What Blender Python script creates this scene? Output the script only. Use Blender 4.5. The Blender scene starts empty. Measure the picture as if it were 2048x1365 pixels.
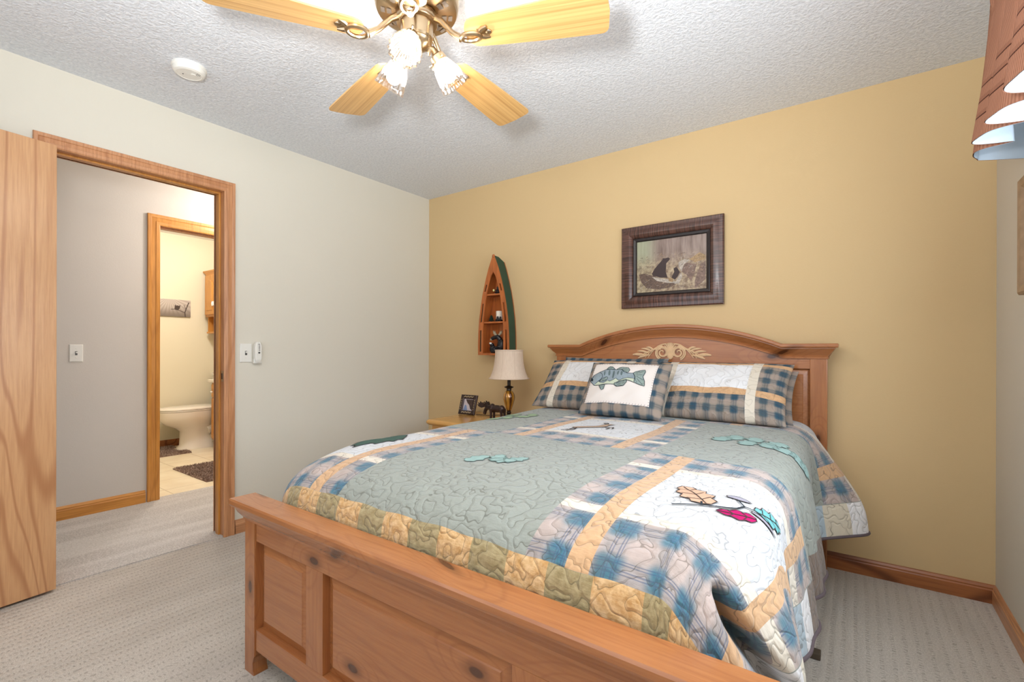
import bpy, bmesh, math, random
from mathutils import Vector, Matrix, noise
random.seed(7)
SC = bpy.context.scene
COL = SC.collection
PI = math.pi

# ------------------------------------------------------------------ camera
F, YAW, PITCH, ROLL, CY = 952.98, 0.6269, -0.0005, 0.0026, 700.07
CAM = Vector((3.054, -2.9675, 1.1218))
cam = bpy.data.cameras.new('camera')
cam.sensor_width = 36.0
cam.lens = F * 36.0 / 2048.0
cam.shift_y = (CY - 682.5) / 2048.0
cam.clip_start = 0.02
camo = bpy.data.objects.new('camera', cam)
COL.objects.link(camo)
fw = Vector((-math.sin(YAW) * math.cos(PITCH), math.cos(YAW) * math.cos(PITCH), math.sin(PITCH)))
r0 = Vector((math.cos(YAW), math.sin(YAW), 0))
u0 = r0.cross(fw)
rr = r0 * math.cos(ROLL) + u0 * math.sin(ROLL)
uu = rr.cross(fw)
camo.matrix_world = Matrix(((rr.x, uu.x, -fw.x, CAM.x), (rr.y, uu.y, -fw.y, CAM.y), (rr.z, uu.z, -fw.z, CAM.z), (0, 0, 0, 1)))
SC.camera = camo

# ------------------------------------------------------------------ world, colour, big lights
SC.view_settings.view_transform = 'Standard'
SC.view_settings.look = 'None'
SC.view_settings.gamma = 1.0
SC.view_settings.exposure = 0.0
SC.view_settings.use_curve_mapping = False
w = bpy.data.worlds.new('World')
SC.world = w
w.use_nodes = True
w.node_tree.nodes['Background'].inputs[0].default_value = (0.75, 0.87, 1.0, 1)
w.node_tree.nodes['Background'].inputs[1].default_value = 2.0

def area(name, loc, rot, sx, sy, power, col):
    l = bpy.data.lights.new(name, 'AREA')
    l.shape = 'RECTANGLE'
    l.size, l.size_y = sx, sy
    l.energy = power
    l.color = col
    o = bpy.data.objects.new(name, l)
    o.location = loc
    o.rotation_euler = rot
    COL.objects.link(o)
    return o
def point(name, loc, power, col, rad=0.05):
    l = bpy.data.lights.new(name, 'POINT')
    l.energy = power
    l.color = col
    l.shadow_soft_size = rad
    o = bpy.data.objects.new(name, l)
    o.location = loc
    COL.objects.link(o)
    return o
area('daylight_side_window', (3.66, -1.62, 1.45), (0, PI / 2, 0), 1.2, 1.3, 34, (0.82, 0.91, 1.0))
area('added_front_fill', (1.7, -3.70, 1.50), (PI / 2, 0, 0), 1.9, 1.3, 5, (0.93, 0.96, 1.0))  # added fill lamp behind the camera, raises the general ambient light
point('hall_ceiling_lamp', (-0.60, -0.95, 2.27), 30, (1.0, 0.93, 0.88), 0.09)
point('bath_ceiling_lamp', (-2.15, -0.95, 2.15), 40, (1.0, 0.96, 0.91), 0.10)
fl = bpy.data.lights.new('added_bounce_fill', 'SPOT')  # added upward spot behind the camera, unseen, brightens the ceiling
fl.energy = 262; fl.spot_size = math.radians(150); fl.spot_blend = 0.8; fl.shadow_soft_size = 0.12; fl.color = (0.95, 0.98, 1.0)
flo = bpy.data.objects.new('added_bounce_fill', fl); flo.location = (2.75, -3.05, 1.45); flo.rotation_euler = (math.radians(180 - 22), math.radians(-12), 0); COL.objects.link(flo)
BULB = 188.0

# ------------------------------------------------------------------ node helper
class V:
    def __init__(s, nt, so): s.nt, s.so = nt, so
    def m(s, op, b=None, c=None, clamp=False):
        n = s.nt.nodes.new('ShaderNodeMath')
        n.operation = op
        n.use_clamp = clamp
        s.nt.links.new(s.so, n.inputs[0])
        for i, x in ((1, b), (2, c)):
            if x is None: continue
            if isinstance(x, V): s.nt.links.new(x.so, n.inputs[i])
            else: n.inputs[i].default_value = x
        return V(s.nt, n.outputs[0])
    def __add__(s, b): return s.m('ADD', b)
    def __radd__(s, b): return s.m('ADD', b)
    def __sub__(s, b): return s.m('SUBTRACT', b)
    def __rsub__(s, b): return (s * -1.0) + b
    def __mul__(s, b): return s.m('MULTIPLY', b)
    def __rmul__(s, b): return s.m('MULTIPLY', b)
    def __truediv__(s, b): return s.m('DIVIDE', b)
    def abs(s): return s.m('ABSOLUTE')
    def lt(s, b): return s.m('LESS_THAN', b)
    def gt(s, b): return s.m('GREATER_THAN', b)
    def min(s, b): return s.m('MINIMUM', b)
    def max(s, b): return s.m('MAXIMUM', b)
    def sin(s): return s.m('SINE')
    def fract(s): return s.m('FRACT')
    def floor(s): return s.m('FLOOR')
    def pow(s, b): return s.m('POWER', b)
    def ss(s, a, b, lo=0.0, hi=1.0):
        n = s.nt.nodes.new('ShaderNodeMapRange')
        n.interpolation_type = 'SMOOTHSTEP'
        s.nt.links.new(s.so, n.inputs[0])
        n.inputs[1].default_value = a; n.inputs[2].default_value = b
        n.inputs[3].default_value = lo; n.inputs[4].default_value = hi
        return V(s.nt, n.outputs[0])
    def inr(s, a, b): return s.gt(a) * s.lt(b)

class Mat:
    def __init__(s, name, rough=0.6, spec=0.4):
        s.mat = bpy.data.materials.new(name)
        s.mat.use_nodes = True
        s.nt = s.mat.node_tree
        s.bsdf = s.nt.nodes['Principled BSDF']
        s.bsdf.inputs['Roughness'].default_value = rough
        s.bsdf.inputs['Specular IOR Level'].default_value = spec
    def co(s, kind='Object'):
        tc = s.nt.nodes.new('ShaderNodeTexCoord')
        return tc.outputs[kind]
    def sep(s, so):
        n = s.nt.nodes.new('ShaderNodeSeparateXYZ')
        s.nt.links.new(so, n.inputs[0])
        return [V(s.nt, n.outputs[i]) for i in range(3)]
    def comb(s, x, y, z=0.0):
        n = s.nt.nodes.new('ShaderNodeCombineXYZ')
        for i, v in enumerate((x, y, z)):
            if isinstance(v, V): s.nt.links.new(v.so, n.inputs[i])
            else: n.inputs[i].default_value = v
        return n.outputs[0]
    def noise(s, vec, scale, detail=2.0, rough=0.5, dist=0.0):
        n = s.nt.nodes.new('ShaderNodeTexNoise')
        s.nt.links.new(vec, n.inputs['Vector'])
        n.inputs['Scale'].default_value = scale
        n.inputs['Detail'].default_value = detail
        n.inputs['Roughness'].default_value = rough
        n.inputs['Distortion'].default_value = dist
        return V(s.nt, n.outputs[0])
    def voro(s, vec, scale, rnd=1.0, feature='F1', out=0):
        n = s.nt.nodes.new('ShaderNodeTexVoronoi')
        n.feature = feature
        s.nt.links.new(vec, n.inputs['Vector'])
        n.inputs['Scale'].default_value = scale
        n.inputs['Randomness'].default_value = rnd
        return V(s.nt, n.outputs[out])
    def mix(s, f, a, b):
        n = s.nt.nodes.new('ShaderNodeMix')
        n.data_type = 'RGBA'
        if isinstance(f, V): s.nt.links.new(f.so, n.inputs[0])
        else: n.inputs[0].default_value = f
        for i, c in ((6, a), (7, b)):
            if isinstance(c, (tuple, list)): n.inputs[i].default_value = (c[0], c[1], c[2], 1)
            else: s.nt.links.new(c, n.inputs[i])
        return n.outputs[2]
    def col(s, c):
        if isinstance(c, (tuple, list)): s.bsdf.inputs['Base Color'].default_value = (c[0], c[1], c[2], 1)
        else: s.nt.links.new(c, s.bsdf.inputs['Base Color'])
        return s
    def bump(s, h, strength=0.5, dist=0.01):
        n = s.nt.nodes.new('ShaderNodeBump')
        s.nt.links.new(h.so, n.inputs['Height'])
        n.inputs['Strength'].default_value = strength
        n.inputs['Distance'].default_value = dist
        s.nt.links.new(n.outputs[0], s.bsdf.inputs['Normal'])
        return s

def lin(r, g, b):
    f = lambda c: (c / 255.0) / 12.92 if c / 255.0 <= 0.04045 else ((c / 255.0 + 0.055) / 1.055) ** 2.4
    return (f(r), f(g), f(b))

def plain(name, c, rough=0.5, spec=0.4, metal=0.0, var=0.06, scale=8.0):
    m = Mat(name, rough, spec)
    m.bsdf.inputs['Metallic'].default_value = metal
    n = m.noise(m.co(), scale, 3)
    d = tuple(max(0, x * (1 - var * 2)) for x in c)
    m.col(m.mix(n, d, tuple(min(1, x * (1 + var)) for x in c)))
    return m.mat

def wall_paint(name, c, bs=0.10):
    m = Mat(name, 0.65, 0.25)
    co = m.co()
    n = m.noise(co, 1.3, 2)
    m.col(m.mix(n, tuple(x * 0.97 for x in c), c))
    m.bump(m.noise(co, 120, 3), bs, 0.004)
    return m.mat

M = {}
M['yellow'] = wall_paint('yellow_wall_paint', lin(213, 185, 139))
M['cream'] = wall_paint('cream_wall_paint', lin(222, 217, 203))
M['right'] = wall_paint('right_wall_paint', lin(214, 206, 192))
M['hall'] = wall_paint('hall_wall_paint', lin(212, 206, 198))
M['bath'] = wall_paint('bath_wall_paint', lin(232, 222, 196))

m = Mat('textured_ceiling', 0.85, 0.15)
co = m.co()
n1 = m.noise(co, 75, 4, 0.6, 0.3)
m.col(m.mix(n1.ss(0.35, 0.65), lin(218, 222, 228), lin(233, 236, 240)))
m.bump(n1 + m.noise(co, 30, 2) * 0.5, 0.42, 0.02)
M['ceiling'] = m.mat
M['ceiling_smooth'] = wall_paint('smooth_ceiling', lin(228, 224, 214))

# bedroom carpet: loop rows with short dark gaps
m = Mat('patterned_loop_carpet', 0.95, 0.1)
x, y, z = m.sep(m.co())
jit = m.noise(m.co(), 14, 2)
row = (x * 26.0 + jit * 0.35)
rf = (row.fract() - 0.5).abs()
dash = ((y * 60.0 + row.floor() * 0.41 + jit * 3.5 + m.noise(m.co(), 55, 1) * 1.2).fract() - 0.5).abs()
gap = rf.lt(0.16) * dash.gt(0.33)
fine = m.noise(m.co(), 420, 2)
c = m.mix(fine.ss(0.3, 0.7), lin(190, 181, 170), lin(224, 217, 208))
big = m.noise(m.comb(x * 1.0, y * 0.25), 7, 2)
c = m.mix(big.ss(0.35, 0.7) * 0.25, c, lin(168, 158, 146))
c = m.mix(m.noise(m.co(), 140, 3, 0.7).ss(0.35, 0.65) * 0.35, c, lin(150, 141, 130))
c = m.mix(gap * fine.ss(0.3, 0.5) * 0.38, c, lin(112, 104, 94))
m.col(c)
m.bump(fine * 0.6 + rf.ss(0.1, 0.4) * 0.5 - gap * 0.8, 0.6, 0.006)
M['carpet'] = m.mat
m = Mat('plush_hall_carpet', 0.95, 0.1)
x, y, z = m.sep(m.co())
fine = m.noise(m.co(), 130, 4, 0.8)
band = m.noise(m.comb(x * 1.0, y * 0.15), 7, 1)
c = m.mix(fine.ss(0.3, 0.7), lin(172, 166, 160), lin(222, 217, 212))
c = m.mix(band.ss(0.4, 0.65) * 0.3, c, lin(238, 235, 230))
m.col(c)
m.bump(fine, 0.7, 0.005)
M['carpet_hall'] = m.mat
m = Mat('bath_floor_tile', 0.35, 0.5)
x, y, z = m.sep(m.co())
tx = ((x * (1 / 0.33) + 0.18).fract() - 0.5).abs(); ty = ((y * (1 / 0.33) + 0.62).fract() - 0.5).abs()
g = tx.max(ty).gt(0.487)
mot = m.noise(m.co(), 6, 4)
c = m.mix(mot.ss(0.3, 0.7), lin(232, 216, 186), lin(242, 230, 204))
m.col(m.mix(g, c, lin(206, 188, 156)))
M['tile'] = m.mat

def wood(name, light, dark, axis='x', cath=0.0, knots=False, fine=1.0, rough=0.35, spec=0.5, off=0.0, coat=0.0, freq=9.0, st=0.09):
    m = Mat(name, rough, spec)
    x, y, z = m.sep(m.co())
    k = {'x': (st, 1, 1), 'y': (1, st, 1), 'z': (1, 1, st)}[axis]
    vec = m.comb(x * k[0] + off, y * k[1] + off * 0.7, z * k[2])
    big = m.noise(vec, 4.5, 1.5, 0.45, 0.5)
    if knots:
        kv = m.comb(x * (0.5 if axis == 'x' else 1) + y * (1.1 if axis != 'y' else 0.5) + off, z * (0.5 if axis == 'z' else 1) + y * (0.8 if axis != 'y' else 0.2) + off)
        d = m.voro(kv, 4.6, 1.0)
        d.so.node.voronoi_dimensions = '2D'
        big = big + d.ss(0.42, 0.0) * 0.42
    lines = ((big * freq).fract() - 0.5).abs() * 2.0
    rings = lines.ss(0.62, 0.98)
    fin = m.noise(m.comb(x * (k[0] * 0.5) + off, y * (k[1] * (0.5 if k[1] < 1 else 1)), z * (k[2] * (0.5 if k[2] < 1 else 1))), 130, 3, 0.6)
    c = m.mix(fin.ss(0.3, 0.75) * (0.45 * fine), light, dark)
    c = m.mix(rings * (0.25 + cath), c, dark)
    if knots:
        c = m.mix(d.ss(0.15, 0.05) * 0.5, c, tuple(v * 0.45 for v in dark))
        c = m.mix(d.ss(0.060, 0.038) * 0.8, c, lin(66, 34, 18))
    m.col(c)
    m.bump(fin + lines * 0.3, 0.12, 0.003)
    m.bsdf.inputs['Coat Weight'].default_value = coat
    m.bsdf.inputs['Coat Roughness'].default_value = 0.25
    return m.mat

OAKL, OAKD = lin(206, 150, 106), lin(156, 98, 58)
for a in 'xyz':
    M['oak' + a] = wood('oak_trim_' + a, OAKL, OAKD, a, 0.15, fine=1.2)
    M['pine' + a] = wood('pine_bed_' + a, lin(174, 112, 66), lin(130, 72, 40), a, 0.0, True, 0.9, 0.27, 0.5, 0.3, 0.35, 7.0)
    M['honey' + a] = wood('honey_oak_' + a, lin(214, 150, 72), lin(160, 98, 36), a, 0.05, fine=1.0)
    M['cedar' + a] = wood('cedar_boat_' + a, lin(186, 104, 48), lin(120, 58, 24), a, 0.05, fine=0.8)
M['leaf'] = wood('oak_veneer_door', lin(214, 166, 120), lin(172, 116, 76), 'z', 0.45, fine=0.8, rough=0.3, freq=12.0)
M['basedark'] = wood('dark_oak_baseboard', lin(168, 104, 60), lin(98, 52, 28), 'x', 0.55, fine=0.8, freq=7.0)
M['blade'] = wood('fan_blade_oak', lin(220, 176, 112), lin(176, 124, 66), 'x', 0.05, fine=1.4, rough=0.35, coat=0.2, st=0.02)
M['stand'] = wood('nightstand_wood', lin(214, 160, 84), lin(178, 116, 50), 'x', -0.05, fine=0.5, rough=0.2, coat=0.5)

M['white'] = plain('white_plastic', lin(232, 230, 222), 0.4, 0.5, var=0.01)
M['grey'] = plain('dark_grey_plastic', lin(90, 88, 84), 0.4)
M['black'] = plain('black_resin', lin(28, 26, 28), 0.35)
M['porcelain'] = plain('white_porcelain', lin(240, 232, 220), 0.12, 0.6, var=0.01)
M['brass'] = plain('antique_brass', lin(196, 172, 138), 0.28, 0.5, metal=1.0, var=0.12)
M['brassdark'] = plain('antique_brass_shadowed_slot', lin(120, 108, 96), 0.5, 0.5, metal=0.3)
M['gold'] = plain('polished_gold_metal', lin(214, 176, 110), 0.22, 0.5, metal=1.0)
M['candle'] = plain('ivory_wax', lin(236, 226, 210), 0.5)
M['green'] = plain('dark_green_paint', lin(32, 72, 58), 0.45, var=0.15)
M['pinegreen'] = plain('dark_green_resin', lin(24, 46, 34), 0.4)
M['antler'] = plain('pale_antler_resin', lin(170, 156, 130), 0.5)
M['bronze'] = plain('dark_bronze', lin(62, 44, 40), 0.32, 0.6, metal=0.4, var=0.3)
M['lampdark'] = plain('dark_bronze_lamp', lin(50, 38, 28), 0.35, 0.5, metal=0.5)
M['ornament'] = plain('bleached_carved_wood', lin(226, 190, 148), 0.5, var=0.1, scale=60)
M['skirt'] = plain('olive_bed_skirt', lin(122, 120, 92), 0.9, 0.1, var=0.08)
M['mattress'] = plain('mattress_ticking', lin(214, 208, 196), 0.8)
M['rug'] = plain('brown_shag', lin(142, 116, 104), 0.95, 0.1, var=0.3, scale=60)
M['rughi'] = plain('pale_brown_shag', lin(190, 168, 154), 0.95, 0.1, var=0.25, scale=60)
M['legdark'] = plain('dark_stained_leg', lin(92, 80, 68), 0.5)
M['wire'] = plain('black_cord', lin(22, 20, 20), 0.5)
M['fin'] = plain('grey_green_stitched_fin', lin(150, 166, 160), 0.85, 0.1, var=0.2, scale=90)

m = Mat('amber_lamp_glass', 0.12, 0.7)
x, y, z = m.sep(m.co())
ang = y.m('ARCTAN2', x) if False else V(m.nt, x.so).m('ARCTAN2', y)
st = ((ang * (9 / PI / 2 * 2)).sin()).abs()
n = m.noise(m.comb(ang * 2.0, z * 3.0), 5, 3)
m.col(m.mix((st * n * 1.6).ss(0.2, 0.9), lin(92, 48, 14), lin(212, 150, 54)))
m.bsdf.inputs['Metallic'].default_value = 0.35
m.bsdf.inputs['Coat Weight'].default_value = 0.8
M['amber'] = m.mat

m = Mat('ivory_lampshade', 0.8, 0.2)
x, y, z = m.sep(m.co())
n = m.noise(m.comb(x, y, z * 0.1), 200, 2)
m.col(m.mix(n, lin(206, 182, 160), lin(228, 208, 188)))
m.bsdf.inputs['Transmission Weight'].default_value = 0.0
M['shade'] = m.mat

# clear ribbed glass: transparent with a glossy film
def thin_glass(name, tint, k):
    mt = bpy.data.materials.new(name)
    mt.use_nodes = True
    nt = mt.node_tree
    nt.nodes.remove(nt.nodes['Principled BSDF'])
    t = nt.nodes.new('ShaderNodeBsdfTransparent'); t.inputs[0].default_value = tint
    g = nt.nodes.new('ShaderNodeBsdfGlossy'); g.inputs['Roughness'].default_value = 0.06
    tr = nt.nodes.new('ShaderNodeBsdfTranslucent'); tr.inputs[0].default_value = (1, .95, .92, 1)
    lw = nt.nodes.new('ShaderNodeLayerWeight'); lw.inputs[0].default_value = k
    a = nt.nodes.new('ShaderNodeMixShader'); b = nt.nodes.new('ShaderNodeMixShader')
    nt.links.new(lw.outputs['Facing'], a.inputs[0]); nt.links.new(t.outputs[0], a.inputs[1]); nt.links.new(g.outputs[0], a.inputs[2])
    b.inputs[0].default_value = 0.0025 if k > .15 else 0.0
    nt.links.new(a.outputs[0], b.inputs[1]); nt.links.new(tr.outputs[0], b.inputs[2])
    nt.links.new(b.outputs[0], nt.nodes['Material Output'].inputs[0])
    return mt
M['shadeglass'] = thin_glass('ribbed_clear_glass', (.90, .88, .86, 1), 0.22)
M['pane'] = thin_glass('window_glass', (1, 1, 1, 1), 0.1)
mt = bpy.data.materials.new('glowing_bulb'); mt.use_nodes = True
b = mt.node_tree.nodes['Principled BSDF']
b.inputs['Emission Color'].default_value = (1.0, 0.945, 0.89, 1)
b.inputs['Emission Strength'].default_value = BULB
M['bulb'] = mt

# ------------------------------------------------------------------ object helpers
def tag(o, label=None, cat=None, group=None, kind=None):
    if label: o['label'] = label
    if cat: o['category'] = cat
    if group: o['group'] = group
    if kind: o['kind'] = kind
    return o
def wloc(o):
    v = Vector((0, 0, 0))
    while o is not None:
        v += o.location
        o = o.parent
    return v
def obj(name, bm, mat, parent=None, origin=None, smooth=False, rot=None, label=None, sharp=40):
    """bm holds world-space vertices (unless rot given: then local about origin)"""
    me = bpy.data.meshes.new(name)
    base = wloc(parent) if parent else Vector((0, 0, 0))
    if rot is None:
        o_ = Vector(origin) if origin is not None else base
        if not (parent is None and origin is None):
            bmesh.ops.translate(bm, verts=bm.verts, vec=-o_)
    else:
        o_ = Vector(origin)
    bmesh.ops.recalc_face_normals(bm, faces=bm.faces)
    bm.to_mesh(me)
    bm.free()
    mats = mat if isinstance(mat, (list, tuple)) else [mat]
    for q in mats: me.materials.append(M[q] if isinstance(q, str) else q)
    if smooth:
        for p in me.polygons: p.use_smooth = True
        try: me.set_sharp_from_angle(angle=math.radians(sharp))
        except Exception: pass
    o = bpy.data.objects.new(name, me)
    COL.objects.link(o)
    o.location = (o_ - base) if parent else o_
    if rot is not None: o.rotation_euler = rot
    if parent: o.parent = parent
    if label: o['label'] = label
    return o
def struct(name, bm, mat, parent=None, smooth=False):
    o = obj(name, bm, mat, parent, smooth=smooth)
    if parent is None: o['kind'] = 'structure'
    return o
def thing(name, loc, label, cat, group=None):
    o = bpy.data.objects.new(name, None)
    o.empty_display_size = 0.05
    COL.objects.link(o)
    o.location = loc
    tag(o, label, cat, group)
    return o
def B(): return bmesh.new()
def box(bm, x0, x1, y0, y1, z0, z1, bev=0.0, mi=0):
    g = bmesh.ops.create_cube(bm, size=1.0)
    vs = g['verts']
    for v in vs:
        v.co = Vector((x0 if v.co.x < 0 else x1, y0 if v.co.y < 0 else y1, z0 if v.co.z < 0 else z1))
    fs = set(f for v in vs for f in v.link_faces)
    for f in fs: f.material_index = mi
    if bev:
        es = list(set(e for v in vs for e in v.link_edges))
        bmesh.ops.bevel(bm, geom=es, offset=bev, segments=2, affect='EDGES', profile=0.6)
    return bm
def loft(bm, rings, close_u=False, cap=False, mi=0, uv=None):
    """rings: list of lists of Vector"""
    vr = [[bm.verts.new(p) for p in r] for r in rings]
    lay = bm.loops.layers.uv.verify() if uv else None
    n = len(rings[0])
    for i in range(len(rings) - 1):
        for j in range(n if close_u else n - 1):
            j2 = (j + 1) % n
            try:
                f = bm.faces.new((vr[i][j], vr[i][j2], vr[i + 1][j2], vr[i + 1][j]))
                f.material_index = mi
                if uv:
                    for l, (a, b_) in zip(f.loops, ((i, j), (i, j2), (i + 1, j2), (i + 1, j))):
                        l[lay].uv = uv[a][b_]
            except ValueError: pass
    if cap:
        for r in (vr[0], vr[-1]):
            try: f = bm.faces.new(r); f.material_index = mi
            except ValueError: pass
    return vr
def lathe(bm, prof, c, n=32, axis=None, cap=True, rib=0.0, nrib=0, mi=0):
    """prof: (r, h) list, about axis through c"""
    ax = Vector(axis).normalized() if axis else Vector((0, 0, 1))
    a = ax.orthogonal().normalized() if abs(ax.z) < 0.999 else Vector((1, 0, 0))
    b = ax.cross(a)
    rings = []
    for r, h in prof:
        ring = []
        for i in range(n):
            t = 2 * PI * i / n
            rad = r * (1 + rib * math.cos(nrib * t)) if rib else r
            ring.append(Vector(c) + ax * h + a * (rad * math.cos(t)) + b * (rad * math.sin(t)))
        rings.append(ring)
    loft(bm, rings, True, cap, mi)
    return bm
def tube(bm, pts, r, n=8, cap=True, mi=0):
    pts = [Vector(p) for p in pts]
    rs = r if isinstance(r, (list, tuple)) else [r] * len(pts)
    rings = []
    up = None
    for i, p in enumerate(pts):
        d = (pts[min(i + 1, len(pts) - 1)] - pts[max(i - 1, 0)]).normalized()
        if up is None: up = d.orthogonal().normalized()
        up = (up - d * up.dot(d))
        up = up.normalized() if up.length > 1e-6 else d.orthogonal().normalized()
        s = d.cross(up)
        rings.append([p + (up * math.cos(2 * PI * k / n) + s * math.sin(2 * PI * k / n)) * rs[i] for k in range(n)])
    loft(bm, rings, True, cap, mi)
    return bm
def ell(bm, c, r, rot=(0, 0, 0), sub=3, mi=0):
    from mathutils import Euler
    mt = Matrix.Translation(Vector(c)) @ Euler(rot).to_matrix().to_4x4() @ Matrix.Diagonal((r[0], r[1], r[2], 1))
    g = bmesh.ops.create_icosphere(bm, subdivisions=sub, radius=1.0, matrix=mt)
    for f in set(f for v in g['verts'] for f in v.link_faces): f.material_index = mi
def prism(bm, pts, ax, a0, a1, mi=0):
    """polygon pts (2D) extruded along ax; the 2D axes are the other two in xyz order"""
    def P(p, a):
        return {'x': (a, p[0], p[1]), 'y': (p[0], a, p[1]), 'z': (p[0], p[1], a)}[ax]
    v0 = [bm.verts.new(P(p, a0)) for p in pts]; v1 = [bm.verts.new(P(p, a1)) for p in pts]
    fs = [bm.faces.new(v0), bm.faces.new(v1)]
    for i in range(len(pts)):
        j = (i + 1) % len(pts)
        fs.append(bm.faces.new((v0[i], v0[j], v1[j], v1[i])))
    for f in fs: f.material_index = mi
    return bm
def remesh(o, vox=0.004, sm=2):
    md = o.modifiers.new('remesh', 'REMESH'); md.mode = 'VOXEL'; md.voxel_size = vox; md.use_smooth_shade = True
    s = o.modifiers.new('smooth', 'SMOOTH'); s.iterations = sm
    return o

W, H = 3.553, 2.44
FRONT = -3.57
T = 0.12
# ------------------------------------------------------------------ the room shell
bm = B(); box(bm, 0.0, W + T, FRONT - T, 0.0, -0.10, 0.0); struct('floor', bm, 'carpet')
bm = B(); box(bm, -1.19, 0.0, -3.7, 1.2, -0.10, 0.006); struct('floor_hall', bm, 'carpet_hall')
bm = B(); box(bm, -3.5, -1.19, -3.0, 0.0, -0.10, 0.002); struct('floor_bath', bm, 'tile')
bm = B(); box(bm, -0.06, W + T, FRONT - T, T, H, H + 0.1); struct('ceiling', bm, 'ceiling')
bm = B(); box(bm, -3.5, -0.06, -3.7, 1.2, H, H + 0.1); struct('ceiling_hall', bm, 'ceiling_smooth')
bm = B(); box(bm, 0.0, W + T, 0.0, T, -0.05, H); struct('wall_back', bm, 'yellow')
# left wall with the bedroom doorway; the hall side carries the hall paint
DY0, DY1, DZ = -2.435, -1.675, 2.062
bm = B()
for (a, b_, c, d) in ((FRONT - T, DY0 - 0.02, -0.05, H), (DY1 + 0.02, T, -0.05, H), (DY0 - 0.02, DY1 + 0.02, DZ + 0.02, H)):
    box(bm, -0.06, 0.0, a, b_, c, d, mi=0)
    box(bm, -T, -0.06, a, b_, c, d, mi=1)
struct('wall_left', bm, ['cream', 'hall'])
bm = B(); box(bm, -T, 0, T, 1.2, -0.05, H); struct('wall_hall_near', bm, 'hall')
# right wall with a window
WY0, WY1, WZ0, WZ1 = -2.25, -0.95, 0.85, 2.12
bm = B()
box(bm, W, W + T, FRONT - T, WY0, -0.05, H); box(bm, W, W + T, WY1, T, -0.05, H)
box(bm, W, W + T, WY0, WY1, -0.05, WZ0); box(bm, W, W + T, WY0, WY1, WZ1, H)
struct('wall_right', bm, 'right')
# front wall (behind the camera), with an unseen window added for the fill light
FX0, FX1, FZ0, FZ1 = 0.75, 2.65, 0.85, 2.15
bm = B()
box(bm, -T, FX0, FRONT - T, FRONT, -0.05, H); box(bm, FX1, W, FRONT - T, FRONT, -0.05, H)
box(bm, FX0, FX1, FRONT - T, FRONT, -0.05, FZ0); box(bm, FX0, FX1, FRONT - T, FRONT, FZ1, H)
struct('wall_front', bm, 'cream')
# window joinery
def window(n, axis, a0, a1, z0, z1, p0, p1):
    root = thing('window_%d' % n, ((a0 + a1) / 2, (p0 + p1) / 2, z0) if axis == 'x' else ((p0 + p1) / 2, (a0 + a1) / 2, z0), None, None)
    root['kind'] = 'structure'
    def bx(bm, u0, u1, v0, v1, q0=p0, q1=p1):
        if axis == 'x': box(bm, u0, u1, q0, q1, v0, v1, 0.002)
        else: box(bm, q0, q1, u0, u1, v0, v1, 0.002)
    bm = B(); t = 0.045; mid = (a0 + a1) / 2
    bx(bm, a0, a0 + t, z0, z1); bx(bm, a1 - t, a1, z0, z1); bx(bm, a0 + t, a1 - t, z0, z0 + t); bx(bm, a0 + t, a1 - t, z1 - t, z1)
    bx(bm, mid - t / 2, mid + t / 2, z0 + t, z1 - t)
    obj('window_frame', bm, 'oakz', root)
    for u0, u1 in ((a0 + t, mid - t / 2), (mid + t / 2, a1 - t)):
        bm = B(); q = (p0 + p1) / 2; bx(bm, u0, u1, z0 + t, z1 - t, q - 0.002, q + 0.002); obj('pane', bm, 'pane', root)
window(1, 'y', WY0, WY1, WZ0, WZ1, W + 0.03, W + 0.08)
window(2, 'x', FX0, FX1, FZ0, FZ1, FRONT - 0.08, FRONT - 0.03)  # added window behind the camera, goes with the front fill lamp

# hall far wall / bath door wall
HX = -1.13
BY0, BY1, BZ = -1.645, -0.88, 2.035
bm = B()
for (a, b_, c, d) in ((-3.7, BY0 - 0.02, -0.05, H), (BY1 + 0.02, 1.2, -0.05, H), (BY0 - 0.02, BY1 + 0.02, BZ + 0.02, H)):
    box(bm, HX - 0.06, HX, a, b_, c, d, mi=0); box(bm, HX - T, HX - 0.06, a, b_, c, d, mi=1)
struct('wall_hall', bm, ['hall', 'bath'])
bm = B(); box(bm, HX, -T, -3.7, -3.6, -0.05, H); box(bm, HX, -T, 1.1, 1.2, -0.05, H); struct('wall_hall_end', bm, 'hall')
bm = B(); box(bm, -3.42, -3.32, -3.0, -0.1, -0.05, H); struct('wall_bath_far', bm, 'bath')
bm = B(); box(bm, -3.32, HX - T, -0.20, -0.10, -0.05, H); struct('wall_bath_right', bm, 'bath')
bm = B(); box(bm, -3.32, HX - T, -3.0, -2.9, -0.05, H); struct('wall_bath_left', bm, 'bath')

# casing: moulded profile swept round the opening
CAS = [(0, 0), (0, .010), (.006, .014), (.020, .016), (.022, .013), (.040, .011), (.044, .015), (.054, .018), (.058, .018), (.060, .014), (.060, 0)]
def casing(bm, y0, y1, z1, xw, sgn, z0=0.0, scale=1.0):
    rings = []
    for (px, nx, nz, pz) in ((y0, -1, 0, z0), (y0, -1, 1, z1), (y1, 1, 1, z1), (y1, 1, 0, z0)):
        rings.append([Vector((xw + sgn * d, px + nx * u * scale, pz + nz * u * scale)) for u, d in CAS])
    loft(bm, rings, False, True)
t1 = thing('trim_1', (0, (DY0 + DY1) / 2, 0), None, None); t1['kind'] = 'structure'
bm = B(); casing(bm, DY0 + 0.004, DY1 - 0.004, DZ - 0.004, 0.0, 1); obj('casing', bm, 'oakz', t1, smooth=True, sharp=25)
bm = B(); casing(bm, DY0 + 0.004, DY1 - 0.004, DZ - 0.004, -T, -1); obj('casing', bm, 'oakz', t1, smooth=True, sharp=25)
bm = B()
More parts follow.
